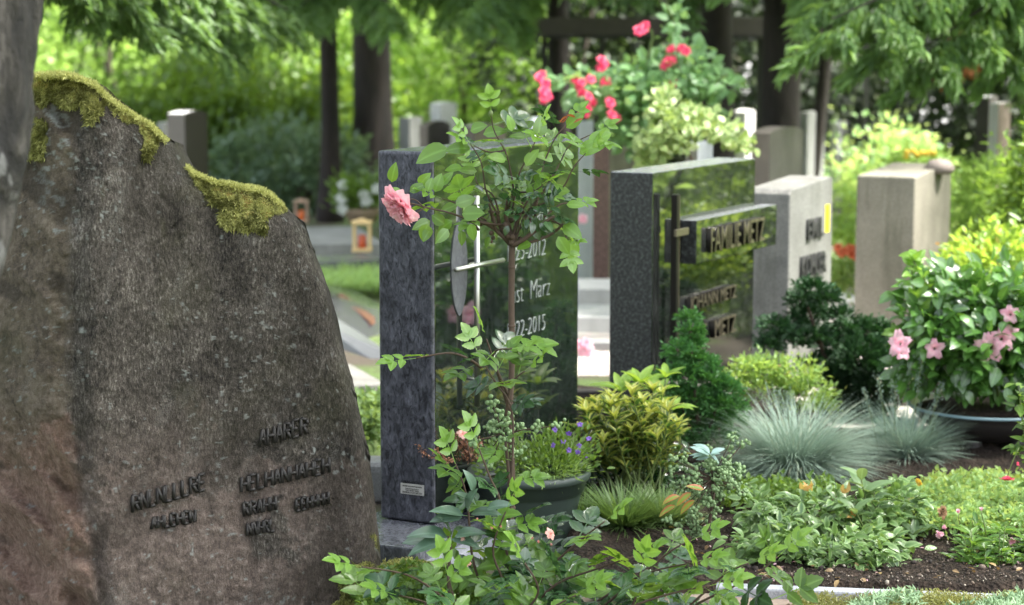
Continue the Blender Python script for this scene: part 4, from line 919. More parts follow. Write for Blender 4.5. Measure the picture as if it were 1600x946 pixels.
def rose_shoot(pl, pts, r0=.0035, r1=.0015, gap=.035, L=.10, key='compound', tip=True, tone=(.3, .5), start=.15, W=1.0, up=.9):
    c = curve(pts, 14); pl.stem(c, r0, r1); seg = np.linalg.norm(np.diff(c, axis=0), axis=1); S = np.concatenate([[0], np.cumsum(seg)]); tot = S[-1]; x = tot * start; k = 0; ph = random.uniform(0, 6)
    while x < tot:
        p = np.array([np.interp(x, S, c[:, i]) for i in range(3)]); i = min(np.searchsorted(S, x), len(c) - 1); t = norm(c[min(i, len(c) - 1)] - c[max(i - 1, 0)])
        ang = ph + k * 2.4; a = norm(np.cross(t, [.1, .2, 1])); b = np.cross(t, a); d = math.cos(ang) * a + math.sin(ang) * b + .55 * t + rv(1, .15)[0]; d[2] = d[2] * .5 - .05
        nr = np.array([0, -.35, up]) + rv(1, .35)[0]; pl.leaf(key if random.random() < .62 or key != 'compound' else 'compoundd', p, d, nr, L * random.uniform(.6, 1.2), W, random.uniform(*[tone[0], tone[0] + tone[1]])); x += gap * random.uniform(.8, 1.3); k += 1
    if tip: pl.leaf(key, c[-1], norm(c[-1] - c[-2]) + [0, 0, .1], np.array([0, -.4, .9]), L * .85, W, tone[0] + tone[1])
    return c

# ------------------------------------------------------------------ standard rose with the pink bloom
SR = Plant('standard_rose', P(800, 905, 5.5) * [1, 1, 0], 'standard rose on a thin straight stem with one pink bloom before the tall headstone', 'rose')
D = 5.45
trunk = curve([P(797, 935, D), P(796, 860, D), P(801, 760, D), P(797, 650, D), P(800, 560, D), P(799, 470, D), P(800, 380, D)], 26)
SR.stem(trunk, .0070, .0088, 12)
for t in trunk[3::4]: SR.st.lathe([(.002, -.006), (.0100, -.003), (.0100, .003), (.002, .006)], t, 10)
# knotty graft head
KN = Plant('x', (0, 0, 0), 'x', 'x') if False else SR
for (q, r0, r1) in [([(800, 384), (785, 368), (765, 352), (745, 345)], .010, .006), ([(800, 384), (822, 372), (848, 350), (866, 338)], .009, .005), ([(800, 382), (797, 360), (790, 340), (792, 325)], .010, .006), ([(802, 380), (815, 350), (826, 330), (838, 318)], .008, .005),
                    ([(800, 380), (775, 360), (772, 342), (764, 330)], .008, .005), ([(802, 384), (832, 378), (862, 366), (880, 350)], .006, .004), ([(797, 372), (782, 355), (778, 338)], .009, .006), ([(800, 380), (806, 355), (812, 335)], .009, .006)]:
    SR.stem(curve([P(x, y, D + random.uniform(-.02, .02)) for x, y in q], 8), r0 / 1.25, r1 / 1.25, 8)
for k in range(16):
    c = P(random.uniform(765, 842), random.uniform(330, 378), D + random.uniform(-.03, .03)); SR.st.ball(c, random.uniform(.004, .009), 7, 5)
for x0, y0, dx, dy in [(752, 345, -10, -16), (770, 338, -6, -20), (790, 330, 3, -22), (812, 332, 6, -20), (836, 330, 4, -18), (748, 352, -16, -6)]:
    SR.stem([P(x0, y0 + 8, D), P(x0 + dx * .5, y0 + dy * .5, D - .01), P(x0 + dx, y0 + dy, D - .015)], .004, .0028)
# shoots measured on the photograph: (points, depth change)
Q = lambda l, d0=0, d1=0: [P(x, y, D + d0 + (d1 - d0) * i / (len(l) - 1)) for i, (x, y) in enumerate(l)]
shoots = [([(790, 335), (802, 300), (797, 265), (790, 238), (772, 205), (768, 182)], 0, -.05), ([(815, 330), (838, 290), (852, 250), (868, 215), (885, 195)], 0, .03), ([(835, 325), (860, 312), (882, 290), (896, 262), (915, 240)], 0, -.06), ([(830, 325), (855, 290), (875, 255), (890, 228), (925, 210)], 0, .05),
          ([(800, 335), (805, 300), (812, 270), (830, 235), (842, 208)], 0, -.08), ([(780, 335), (770, 305), (748, 290), (742, 275)], 0, .05), ([(760, 345), (735, 330), (712, 318), (690, 310)], 0, -.06), ([(780, 340), (760, 300), (752, 255), (735, 225)], 0, -.04),
          ([(862, 345), (880, 355), (886, 378)], 0, -.03), ([(790, 235), (765, 238), (740, 228)], 0, -.05), ([(850, 340), (875, 320), (890, 318)], 0, .02), ([(800, 300), (830, 300), (848, 290)], 0, -.09)]
for l, d0, d1 in shoots: rose_shoot(SR, Q(l, d0, d1), .0030, .0014, .058, .100, tone=(.35, .55), W=1.2)
# the shoot that carries the bloom
bs = curve(Q([(792, 352), (765, 350), (735, 344), (700, 332), (672, 326), (650, 320), (640, 318)], 0, -.12), 16); SR.stem(bs, .003, .0022)
SR.stem(curve(Q([(666, 324), (655, 330), (640, 342), (630, 345)], -.12, -.13), 6), .0018, .0014); SR.stem(curve(Q([(660, 322), (648, 312), (632, 312)], -.12, -.12), 6), .0016, .0014)
lf = [(612, 285, .2, 1, 28), (628, 302, -1, .1, 22), (640, 300, .9, .5, 24), (655, 290, .5, .6, 24), (668, 300, .25, .8, 20), (680, 300, .3, .95, 26), (690, 290, .6, .8, 24), (672, 345, -.9, -.4, 28), (668, 350, -.3, -1, 26), (695, 350, -.5, .3, 24), (700, 358, -.6, -.7, 26), (712, 320, .9, .3, 30), (722, 335, .9, .1, 32), (706, 345, -.8, -.6, 24), (735, 350, .2, -.9, 24), (720, 360, .1, -.8, 22), (745, 345, -.6, .6, 26), (674, 356, -.4, -.6, 22)]
for x, y, dx, dz, s in lf:
    SR.leaf('single', P(x, y, D - .11 + .05 * random.random()), np.array([dx, random.uniform(-.5, .3), dz]), np.array([random.uniform(-.4, .4), -.9, .35]), s / F * D * 1.15, random.uniform(.55, .75), random.uniform(.3, .95))
# hand-placed large leaflets of the head
for x, y, dx, dz, s in [(700, 232, -1, -.35, 50), (735, 232, -1, .0, 36), (745, 268, -.9, .1, 28), (755, 210, .9, .2, 34), (735, 205, .9, .4, 26), (880, 352, .8, -.5, 34), (890, 375, .2, -1, 34), (872, 370, .5, -.8, 30), (905, 240, .9, .45, 44), (920, 225, .8, .4, 36), (885, 200, .8, .7, 34), (840, 215, .2, 1, 32), (860, 300, .9, .1, 28), (790, 250, -.8, .2, 30), (722, 262, -.9, -.1, 26), (730, 290, -.9, .1, 28), (715, 320, -.8, -.3, 28), (765, 370, -.3, -.9, 18), (768, 300, -.8, .3, 30), (830, 380, -.9, -.3, 22), (885, 320, .9, .0, 26), (822, 260, .5, .8, 30), (865, 250, -.7, .3, 30), (800, 205, -.2, .9, 24)]:
    SR.leaf('single', P(x, y, D + random.uniform(-.09, .05)), np.array([dx, random.uniform(-.5, .2), dz]), np.array([random.uniform(-.5, .5), -.8, .6]), s / F * D * 1.1, random.uniform(.55, .8), random.uniform(.45, .93))
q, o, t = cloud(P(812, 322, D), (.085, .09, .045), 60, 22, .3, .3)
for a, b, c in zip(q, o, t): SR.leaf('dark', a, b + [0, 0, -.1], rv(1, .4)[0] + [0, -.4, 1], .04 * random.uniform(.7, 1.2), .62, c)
for l in [[(850, 205), (860, 188), (880, 186)], [(875, 190), (895, 182), (912, 190)]]:
    for k in range(3): SR.leaf('redtip', P(l[1][0] + k * 12 - 8, l[1][1] + 2 * k, D), np.array([random.uniform(-1, 1), -.2, random.uniform(-.6, .6)]), rv(1)[0], .028, .3, random.random())
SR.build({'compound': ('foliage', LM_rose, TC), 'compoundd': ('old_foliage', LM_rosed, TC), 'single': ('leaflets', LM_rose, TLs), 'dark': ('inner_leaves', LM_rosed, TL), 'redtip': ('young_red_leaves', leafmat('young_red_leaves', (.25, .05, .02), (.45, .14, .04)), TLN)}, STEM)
bl = petal_flower('bloom', P(634, 316, D - .15), (-.62, -.48, -.50), .061, FULL, PINK, SR.e, .07, 8)
mb = MB(); mb.ball(P(637, 315, D - .15), .006, 8, 5); mb.build('calyx', GSTEM, SR.e, True)
mb = MB(); c = P(767, 178, D - .05); mb.ball(c, .006, 8, 5, 1.6); mb.build('bud', GSTEM, SR.e, True)

# ------------------------------------------------------------------ leafy rose bushes in the lower foreground
RB1 = Plant('rose_bush', P(790, 1010, 5.2) * [1, 1, 0], 'leafy rose bush with small salmon buds around the foot of the standard rose', 'rose bush')
D = 5.2
stems = [([(790, 1000), (795, 850), (800, 740), (800, 640), (775, 600), (752, 560)], .0, .05, .55), ([(752, 575), (730, 560), (700, 552), (650, 560)], .05, -.05, .1), ([(790, 650), (800, 600), (820, 580)], .05, 0, .3), ([(795, 640), (770, 560), (760, 530)], .05, 0, .4), ([(795, 620), (770, 555), (800, 545)], .05, -.05, .4),
         ([(780, 990), (740, 880), (730, 780), (712, 725)], -.05, -.10, .55), ([(800, 990), (850, 900), (900, 850), (945, 815)], -.05, -.2, .3), ([(770, 1000), (700, 940), (640, 900), (565, 886)], -.15, -.35, .3), ([(800, 1000), (860, 920), (930, 890), (990, 870)], -.1, -.25, .3),
         ([(810, 1000), (900, 960), (1000, 900), (1080, 880)], -.1, -.3, .2), ([(800, 1000), (790, 920), (770, 860), (790, 800)], -.1, -.2, .3), ([(740, 1010), (700, 960), (660, 940), (620, 930)], -.2, -.3, .2), ([(800, 960), (785, 800), (765, 745), (748, 700)], -.05, -.1, .5)]
for l, d0, d1, st_ in stems: rose_shoot(RB1, Q(l, d0, d1), .0042, .0018, .062, .122, tone=(.0, .85), start=st_, W=1.15)
for l, d0, d1 in [([(770, 1010), (720, 960), (700, 900)], -.3, -.35), ([(820, 1010), (850, 960), (900, 930)], -.3, -.35), ([(860, 1020), (960, 960), (1040, 930), (1110, 915)], -.3, -.4), ([(700, 1020), (650, 970), (690, 920)], -.35, -.35), ([(900, 1020), (980, 960), (1000, 900)], -.3, -.35), ([(960, 1020), (1060, 960), (1130, 900), (1170, 880)], -.25, -.35), ([(880, 1000), (1000, 900), (1050, 860), (1080, 845)], -.2, -.25), ([(780, 990), (840, 930), (820, 880)], -.25, -.35), ([(1000, 1020), (1080, 950), (1170, 905), (1215, 870)], -.25, -.3)]:
    rose_shoot(RB1, Q(l, d0, d1), .004, .0018, .045, .128, tone=(.0, .85), start=.15, W=1.15)
q, o, t = cloud(P(850, 975, 5.05), (.40, .14, .11), 230, 40, .2, .3)
for a, b, c in zip(q, o, t): RB1.leaf(random.choice(['compound', 'compoundd']), a, b * [1, .6, .3] + rv(1, .2)[0], rv(1, .25)[0] + [0, -.3, 1], .135 * random.uniform(.7, 1.2), 1.2, c)
q, o, t = cloud(P(785, 850, 5.25), (.10, .08, .12), 34, 20, .2, .3)
for a, b, c in zip(q, o, t): RB1.leaf(random.choice(['compound', 'compoundd']), a, b * [1, .6, .3] + rv(1, .2)[0], rv(1, .25)[0] + [0, -.3, 1], .11 * random.uniform(.7, 1.2), 1.2, c * .8)
RB1.build({'compound': ('foliage', LM_rose, TC), 'compoundd': ('old_foliage', LM_rosed, TC)}, STEM)
for x, y, s in [(858, 836, .016), (842, 848, .009), (830, 842, .008), (730, 880, .016), (725, 842, .012), (745, 812, .007), (770, 826, .009), (782, 824, .008), (862, 852, .008)]:
    petal_flower('salmon_bloom' if s > .01 else 'salmon_bud', P(x, y, 5.0), (random.uniform(-.5, .7), -.6, .5), s, SEMI if s > .01 else BUD, SALMON, RB1.e, .1, 4)
# grey glossy leaves seen from above at the left of the bush
GL = Plant('glossy_plant', P(700, 960, 5.05) * [1, 1, 0], 'plant with broad glossy blue-grey leaves between headstone base and rose bush', 'plant')
D = 5.02
GL.stem(curve(Q([(705, 960), (700, 900), (705, 860), (700, 838)]), 8), .004, .003)
for x, y, dx, dz, s in [(700, 838, -1, .45, 62), (700, 842, -1, .15, 70), (702, 845, -1, -.2, 66), (705, 836, -.2, 1, 44), (710, 838, .9, .5, 50), (706, 842, .8, -.1, 46), (725, 805, -.9, .5, 55), (730, 800, .1, .9, 50), (735, 803, .9, .3, 50), (722, 808, -.9, .1, 50), (745, 790, -.5, .8, 46), (760, 795, .8, .5, 44), (740, 770, -.1, .95, 46)]:
    GL.leaf('l', P(x, y, D + random.uniform(-.04, .04)), np.array([dx, -.35, dz * .6]), np.array([.1, -.55, .9]) + rv(1, .15)[0], s / F * D * 1.05, .46, random.random())
GL.build({'l': ('foliage', leafmat('grey_glossy_leaves', (.045, .09, .06), (.10, .17, .12), rough=.22, tr=.15, spec=.9), TLs)}, STEM)

# small round-bud plants: clusters of pale green buds
def budplant(name, loc, centre, rad, nclu, label, stem_pts, D):
    B = Plant(name, loc, label, 'plant'); B.stem(curve([P(x, y, D) for x, y in stem_pts], 8), .006, .004); bm_ = MB(); c0 = P(*centre, D)
    for k in range(nclu):
        q = c0 + rng.normal(0, 1, 3) * rad / F * D * np.array([.5, .35, .42]); B.stem([c0 + (q - c0) * .1 - [0, 0, .01], q - [0, 0, .004]], .0018, .0012, 5)
        for j in range(11): bm_.ball(q + rv(1, .0085)[0], random.uniform(.0038, .0066), 8, 5)
    B.build({}, STEM); bm_.build('bud_clusters', leafmat_plain, B.e, True); return B
leafmat_plain = plain('pale_green_buds', (.17, .26, .11), .45, 0, .45, 40, .1)
budplant('budding_plant', P(785, 960, 5.3) * [1, 1, 0], (785, 672), 55, 20, 'sprays of round blue-green buds on the standard rose stem level with the pot rim', [(798, 900), (797, 780), (790, 690)], 5.32)
B2 = budplant('budding_plant', P(1100, 880, 5.7) * [1, 1, 0], (1114, 742), 60, 50, 'small upright plant crowned with dense pale green round buds and a silvery leaf rosette', [(1098, 880), (1108, 820), (1116, 770)], 5.72)
budplant('budding_plant', P(1070, 860, 5.8) * [1, 1, 0], (1085, 822), 38, 14, 'low second cluster of pale green buds at the foot of the budding plant', [(1090, 870), (1088, 840)], 5.78)
pk = norm(rv(9) * [1, .6, .35]); leaves('silvery_leaves', leafmat('silver_leaves', (.22, .28, .25), (.42, .48, .45), tr=.2), B2.e, np.tile(P(1108, 712, 5.68), (9, 1)) + rv(9, .004), pk + [0, 0, .15], np.tile([0, -.5, .9], (9, 1)) + rv(9, .2), rng.uniform(.035, .06, 9), .42, TLs)
q = np.array([P(x, y, 5.55) for x, y in [(1100, 765), (1080, 770), (1062, 775), (1085, 782), (1055, 790)]]); leaves('red_edged_leaves', leafmat('red_edged_leaves', (.20, .30, .05), (.45, .42, .07), edge=(.5, .12, .06), tr=.4), B2.e, q, np.tile([-1, -.2, -.35], (5, 1)) + rv(5, .25), np.tile([0, -.6, .8], (5, 1)) + rv(5, .2), .055, .42, TLs)

# ------------------------------------------------------------------ green pot with flowers
PO = empty('flower_pot', P(826, 868, 6.0) * [1, 1, 0] + [0, 0, .0], 'dark green round plastic flower pot with thick rim, right of the tall headstone', 'pot')
pc = P(826, 735, 5.96); pr = .176; zt = pc[2] + .005
POTG = plain('dark_green_plastic', (.035, .050, .042), .38, 0, .12, 10, .05)
MB().lathe([(.112, 0), (.118, .012), (.156, zt - .075), (.160, zt - .062), (.166, zt - .06), (.170, zt - .028), (.180, zt - .026), (.184, zt - .018), (.184, zt - .004), (.178, zt), (.166, zt), (.162, zt - .03), (.155, zt - .05)], (pc[0], pc[1], 0), 64).build('pot', POTG, PO, True)
MB().lathe([(.16, zt - .045), (.1, zt - .035), (.001, zt - .03)], (pc[0], pc[1], 0), 32).build('potting_soil', SOIL, PO, True)
PP = Plant('potted_flowers', pc - [0, 0, .03], 'trailing plants with small violet bellflowers growing in the dark green pot', 'potted plant')
q, o, t = cloud(pc + [.01, 0, .025], (.15, .13, .055), 1400, 50, .3, .3); PP.leafarr('a', q, o + [0, 0, .5], rv(len(q)) + [0, -.3, 1], rng.uniform(.010, .022, len(q)), .6, t)
q, o, t = cloud(pc + [.06, -.05, .015], (.10, .09, .04), 700, 20, .3, .3); PP.leafarr('n', q, o + [0, 0, .2], rv(len(q)) + [0, -.3, 1], rng.uniform(.02, .035, len(q)), .14, t)
q, o, t = cloud(pc + [.10, 0, .07], (.09, .08, .06), 300, 24, .3, .3); PP.leafarr('a', q, o + [0, 0, .8], rv(len(q)) + [0, -.3, 1], rng.uniform(.014, .03, len(q)), .4, t)
for k in range(26):
    b = pc + np.array([random.uniform(-.08, .16), random.uniform(-.1, .08), 0]); PP.stem([b, b + rv(1, .01)[0] + [.01, 0, .05], b + rv(1, .02)[0] + [.02, 0, random.uniform(.07, .12)]], .0012, .0008, 5)
PP.build({'a': ('foliage', LM_mid, TL), 'n': ('trailing_leaves', leafmat('pale_trailing', (.13, .2, .05), (.35, .42, .14)), TB2)}, GSTEM)
for x, y in [(906, 664), (889, 677), (920, 686), (889, 704), (864, 696), (905, 697), (916, 712), (903, 706), (880, 690), (867, 672)]: petal_flower('violet_flower', P(x, y, 5.9 + random.uniform(-.05, .06)), (random.uniform(-.4, .4), -.7, random.uniform(-.4, .6)), .0085, FIVE, VIO, PP.e, .05, 3)
DH = Plant('dried_heather', P(720, 700, 5.85), 'dried rust-brown heather sprigs poking out at the left side of the green pot', 'plant')
for k in range(26):
    a = P(random.uniform(715, 755), 722, 5.88 + random.uniform(-.05, .03)); b = P(random.uniform(700, 752), random.uniform(672, 695), 5.86); m_ = (a + b) / 2 + rv(1, .006)[0]; DH.stem([a, m_, b], .0018, .001, 5)
    n = 26; t = rng.random((n, 1)) ** .7; q = a + (b - a) * t + rv(n, .003); DH.leafarr('s', q, rv(n, .6) + norm(b - a), rv(n), .008, .5, rng.random(n))
for (l) in [[(705, 722), (685, 715), (665, 712), (655, 697)], [(700, 722), (690, 712), (682, 705)]]:
    c = curve([P(x, y, 5.8) for x, y in l], 8); DH.stem(c, .0018, .001, 5); n = 60; i = rng.integers(0, 8, n); DH.leafarr('s', c[i] + rv(n, .004), rv(n), rv(n), .009, .5, rng.random(n))
DH.build({'s': ('dry_florets', leafmat('rust_florets', (.20, .07, .04), (.46, .22, .13), tr=.2), TQ)}, STEM)
petal_flower('pink_floret', P(722, 680, 5.83), (.2, -.6, .6), .016, SEMI, SALMON, DH.e, .1, 4)

# ------------------------------------------------------------------ garden shrubs of the middle distance
EU = Plant('variegated_euonymus', P(985, 812, 6.35) * [1, 1, 0], 'bushy shrub with yellow-edged narrow leaves right of the green pot', 'shrub')
cE = P(985, 700, 6.35)
for k in range(44):
    a = np.array([cE[0] + random.uniform(-.07, .09), cE[1] + random.uniform(-.08, .08), .05]); th = random.uniform(-1, 1); x = np.clip(th * .9 + random.gauss(0, .15), -1, 1)
    tip = np.array([cE[0] + x * .165 - .01, cE[1] + random.uniform(-.14, .14), cE[2] + .165 * math.sqrt(max(.02, 1 - x * x * .75)) * random.uniform(.2, 1.15) - .0])
    c = curve([a, (a + tip) / 2 + [x * .05, 0, .02], tip], 9); EU.stem(c, .003, .0018, 6)
    for i in range(3, 9):
        for s in range(3):
            an = random.uniform(0, 6.28); d = np.array([math.cos(an), math.sin(an), .75]); EU.leaf('l', c[i], d, np.array([-d[0], -d[1], 1.2]), random.uniform(.045, .070), .30, random.random())
    for s in range(4):
        an = s * 1.57 + random.random(); EU.leaf('y', c[-1], np.array([math.cos(an) * .6, math.sin(an) * .6, 1]), np.array([-math.cos(an), -math.sin(an), .7]), random.uniform(.038, .060), .30, random.random())
EU.build({'l': ('foliage', leafmat('variegated_leaves', (.012, .045, .015), (.05, .14, .035), edge=(.42, .44, .09), rough=.3, keep=True), TLN), 'y': ('young_leaves', leafmat('yellow_young_leaves', (.20, .31, .05), (.48, .55, .11), edge=(.58, .58, .15), tr=.4, keep=True), TLN)}, GSTEM)
EB = Plant('leafy_shrub', P(960, 800, 6.5) * [1, 1, 0], 'dense dark-leaved base shrub under and behind the yellow-edged euonymus', 'shrub')
q, o, t = cloud(P(985, 745, 6.5), (.17, .13, .13), 1500, 50, .3, .25, .03); EB.leafarr('l', q, o + rv(len(q), .4), rv(len(q), .5) + [0, -.3, 1], rng.uniform(.02, .035, len(q)), .5, t * .6)
EB.build({'l': ('foliage', LM_rosed, TL)}, STEM)
# rhododendron-like whorls behind it
RH = Plant('whorled_shrub', P(1000, 800, 6.6) * [1, 1, 0], 'upright plant with whorls of large bright green leaves standing before the black headstone', 'shrub')
for x, y, n_, s in [(970, 612, 8, 52), (1000, 600, 8, 46), (1030, 612, 7, 46), (985, 640, 8, 44), (1015, 640, 7, 42), (1050, 640, 6, 40), (1040, 590, 5, 36), (955, 650, 6, 40)]:
    c = P(x, y, 6.55 + random.uniform(-.05, .08)); b = np.array([P(1000, 800, 6.6)[0] + (x - 1000) * .0008, 6.6, .05]); RH.stem(curve([b, (b + c) / 2 + [.01, 0, .02], c], 7), .004, .0028)
    for k in range(n_):
        a = 6.28 * k / n_ + random.random() * .4; RH.leaf('l', c, np.array([math.cos(a), math.sin(a) * .8, random.uniform(.25, .9)]), np.array([-math.cos(a), -math.sin(a) - .3, .9]), s / F * 6.55 * random.uniform(.7, 1.1), .36, random.uniform(.4, 1))
RH.build({'l': ('foliage', leafmat('bright_whorl_leaves', (.09, .20, .03), (.30, .46, .07), rough=.35, tr=.45), TLs)}, GSTEM)

def fanclump(pl, key, c, r, n_, leaf, tone0, flat=.6):
    """cluster of overlapping little scale-leaf fans, as on a dwarf false cypress"""
    for k in range(int(n_ * 1.9)):
        d = norm(rv(1))[0]; d[2] = abs(d[2]) * .6 + .1; p = c + d * r * random.uniform(.5, 1.05) * [1, 1, flat]; a = norm(np.cross(d, rv(1)[0])); 
        m = 26; u = rng.random((m, 1)); v = (rng.random((m, 1)) - .5); q = p + d * u * leaf * 1.6 + a * v * leaf * 1.8 * (.3 + u); dd = d + a * v * 1.6 + rv(m, .18)
        pl.leafarr(key, q, dd, np.tile(np.cross(d, a), (m, 1)) + rv(m, .3), leaf * .62 * (.8 + .5 * rng.random(m)), .42, np.clip(tone0 + .35 * u[:, 0] + .25 * (rng.random(m) - .5), 0, 1))
LM_cyp = leafmat('cypress_scales', (.012, .05, .016), (.10, .30, .07), rough=.5, tr=.2); LM_cypd = leafmat('dark_cypress_scales', (.005, .017, .007), (.035, .12, .035), rough=.55, tr=.12)
CY = Plant('dwarf_cypress', P(1095, 735, 6.9) * [1, 1, 0], 'conical bright green dwarf conifer with pointed top in front of the black headstone', 'conifer')
D = 6.85
for x, y, r, n_ in [(1076, 500, 6, 7), (1078, 520, 9, 9), (1080, 540, 12, 10), (1060, 552, 14, 8), (1078, 565, 20, 14), (1095, 575, 20, 14), (1065, 590, 22, 16), (1105, 600, 26, 18), (1125, 612, 20, 12), (1060, 620, 20, 12), (1085, 630, 34, 28), (1120, 640, 32, 26), (1060, 650, 24, 14), (1095, 665, 40, 34), (1135, 660, 20, 12), (1070, 690, 26, 18), (1115, 695, 34, 26), (1145, 640, 14, 7), (1042, 596, 10, 6), (1140, 610, 10, 5)]:
    fanclump(CY, 'l', P(x, y, D + random.uniform(-.06, .08)), r / F * D, int(n_ * 1.5), .022, random.uniform(.1, .4) - (y > 650) * .15, .9)
for a, b in [((1095, 720), (1076, 500)), ((1095, 715), (1125, 620)), ((1095, 715), (1060, 620))]: CY.stem(curve([P(*a, D), (P(*a, D) + P(*b, D)) / 2, P(*b, D)], 8), .010, .002)
CY.stem([P(1097, 740, D) * [1, 1, 0], P(1095, 715, D)], .011, .010); CY.build({'l': ('foliage', LM_cyp, TQ)}, STEM)
JU = Plant('dark_dwarf_cypress', P(1330, 690, 8.0) * [1, 1, 0], 'irregular dark green false cypress with one raised arm before the grey limestone headstone', 'conifer')
D = 7.75
for x, y, r, n_ in [(1270, 458, 20, 16), (1255, 475, 18, 14), (1288, 472, 16, 12), (1262, 500, 26, 20), (1245, 520, 24, 18), (1210, 512, 12, 7), (1225, 540, 26, 18), (1200, 545, 14, 8), (1265, 535, 26, 18), (1318, 498, 12, 8), (1330, 520, 26, 18), (1360, 520, 24, 16), (1385, 535, 18, 12), (1310, 545, 34, 26), (1350, 555, 36, 30), (1385, 570, 24, 18), (1290, 575, 30, 22), (1330, 600, 44, 60), (1370, 610, 34, 40), (1330, 650, 40, 50), (1345, 575, 40, 40), (1350, 630, 40, 40), (1300, 600, 26, 20), (1320, 672, 30, 24), (1310, 630, 26, 18), (1360, 650, 26, 16)]:
    fanclump(JU, 'l', P(x, y, D + random.uniform(-.1, .1)), r / F * D, int(n_ * 1.5), .026, random.uniform(.05, .40) - (y > 590) * .2, .85)
JU.stem([P(1335, 700, D) * [1, 1, 0], P(1330, 640, D), P(1290, 560, D), P(1262, 480, D)], .022, .006, 8); JU.stem([P(1330, 640, D), P(1370, 560, D), P(1385, 540, D)], .012, .004); JU.build({'l': ('foliage', LM_cypd, TQ)}, STEM)
YS = Plant('golden_spirea', P(1215, 660, 7.4) * [1, 1, 0], 'low yellow-green shrub with fine reddish tips between the conical conifer and the dark one', 'shrub')
for (x, y, rx, rz, n_) in [(1180, 580, .09, .05, 800), (1240, 585, .10, .055, 900), (1260, 615, .10, .05, 800), (1150, 590, .05, .04, 300), (1290, 630, .04, .03, 200), (1200, 610, .1, .05, 500)]:
    q, o, t = cloud(P(x, y, 7.4), (rx, .09, rz), n_, 26, .4, .25); YS.leafarr('l', q, o + rv(len(q), .5) + [0, 0, .4], rv(len(q), .5) + [0, -.2, 1], rng.uniform(.014, .026, len(q)), .45, t)
for k in range(16): YS.stem([P(1215, 670, 7.4) * [1, 1, 0], P(random.uniform(1170, 1270), 640, 7.4 + random.uniform(-.05, .05)), P(random.uniform(1150, 1290), random.uniform(580, 610), 7.4)], .003, .0015, 5)
YS.build({'l': ('foliage', leafmat('golden_green_leaves', (.10, .20, .04), (.34, .48, .14), tr=.42, tip=(.5, .22, .08)), TL)}, STEM)

def grass_tuft(name, c, rad, h, n_, mat, label, droop=.5, wid=.012, spread=1.0, cat='ornamental grass', T=None, kind=None):
    E_ = empty(name, c, label, cat); th = rng.uniform(0, 6.283, n_); el = np.clip(rng.normal(.75, .35, n_), .05, 1.5); d = np.stack([np.cos(th) * np.cos(el) * spread, np.sin(th) * np.cos(el) * spread, np.sin(el)], -1)
    b = np.array(c) + np.stack([np.cos(th), np.sin(th), 0 * th], -1) * (rng.random(n_) ** .7 * rad * .28)[:, None]; L_ = rng.uniform(.6, 1.1, n_) * (h * np.sin(el) + rad * np.cos(el))
    up = np.tile([0, 0, 1.0], (n_, 1)) - d * d[:, 2:3] + rv(n_, .12); leaves('blades', mat, E_, b, d, up, L_, wid / np.maximum(L_, .05) * rng.uniform(.6, 1.3, n_), T or T_blade(6, droop), np.clip(rng.random(n_), 0, 1)); return E_
LM_fes = leafmat('blue_fescue', (.09, .14, .105), (.32, .42, .34), rough=.6, tr=.2, trc=(.36, .5, .36), tip=(.46, .42, .28), keep=True)
E1 = grass_tuft('blue_fescue', P(1240, 772, 6.75) * [1, 1, 0] + [0, 0, .05], .20, .29, 3400, LM_fes, 'large round tuft of blue-grey fescue grass in the middle of the planting', .45, .0034)
E2 = grass_tuft('blue_fescue', P(1415, 745, 7.0) * [1, 1, 0] + [0, 0, .05], .14, .21, 1500, LM_fes, 'smaller spiky blue-grey fescue tuft left of the dark flower bowl', .3, .0042)
for x0, y0, x1, y1 in [(1225, 700, 1215, 610), (1228, 700, 1232, 615), (1385, 700, 1372, 590), (1395, 700, 1398, 600), (1420, 700, 1440, 560), (1440, 700, 1472, 600), (1448, 700, 1462, 650), (1375, 720, 1350, 610)]:
    a, b = P(x0, y0, 7.0), P(x1, y1, 7.0); St = MB().tube(curve([a, (a + b) / 2 + [.004, 0, .004], b], 6), [.0012] * 6, 5).build('flower_stalk', GSTEM, E2 if x0 > 1300 else E1)
    n = 90; t = .62 + .4 * rng.random((n, 1)); leaves('flower_spike', LM_fes, E2 if x0 > 1300 else E1, a + (b - a) * t + rv(n, .006), rv(n) + [0, 0, .8], rv(n), .012, .3, TQ)
grass_tuft('heath_tuft', P(975, 850, 6.0) * [1, 1, 0] + [0, 0, .05], .15, .10, 900, leafmat('heath_green', (.035, .08, .02), (.13, .22, .06)), 'low green heath tuft right of the flower pot foot', .15, .006, 1.2, 'heather')
grass_tuft('heath_tuft', P(1035, 845, 6.05) * [1, 1, 0] + [0, 0, .05], .13, .085, 800, leafmat('heath_pale', (.06, .10, .03), (.20, .28, .10)), 'yellowish heath tuft left of the budding plant stem', .15, .006, 1.2, 'heather')
grass_tuft('heath_tuft', P(912, 850, 6.05) * [1, 1, 0] + [0, 0, .05], .12, .075, 600, leafmat('heath_grass', (.04, .09, .02), (.15, .26, .06)), 'fine grass growing right beside the flower pot', .3, .004, 1.0, 'grass')

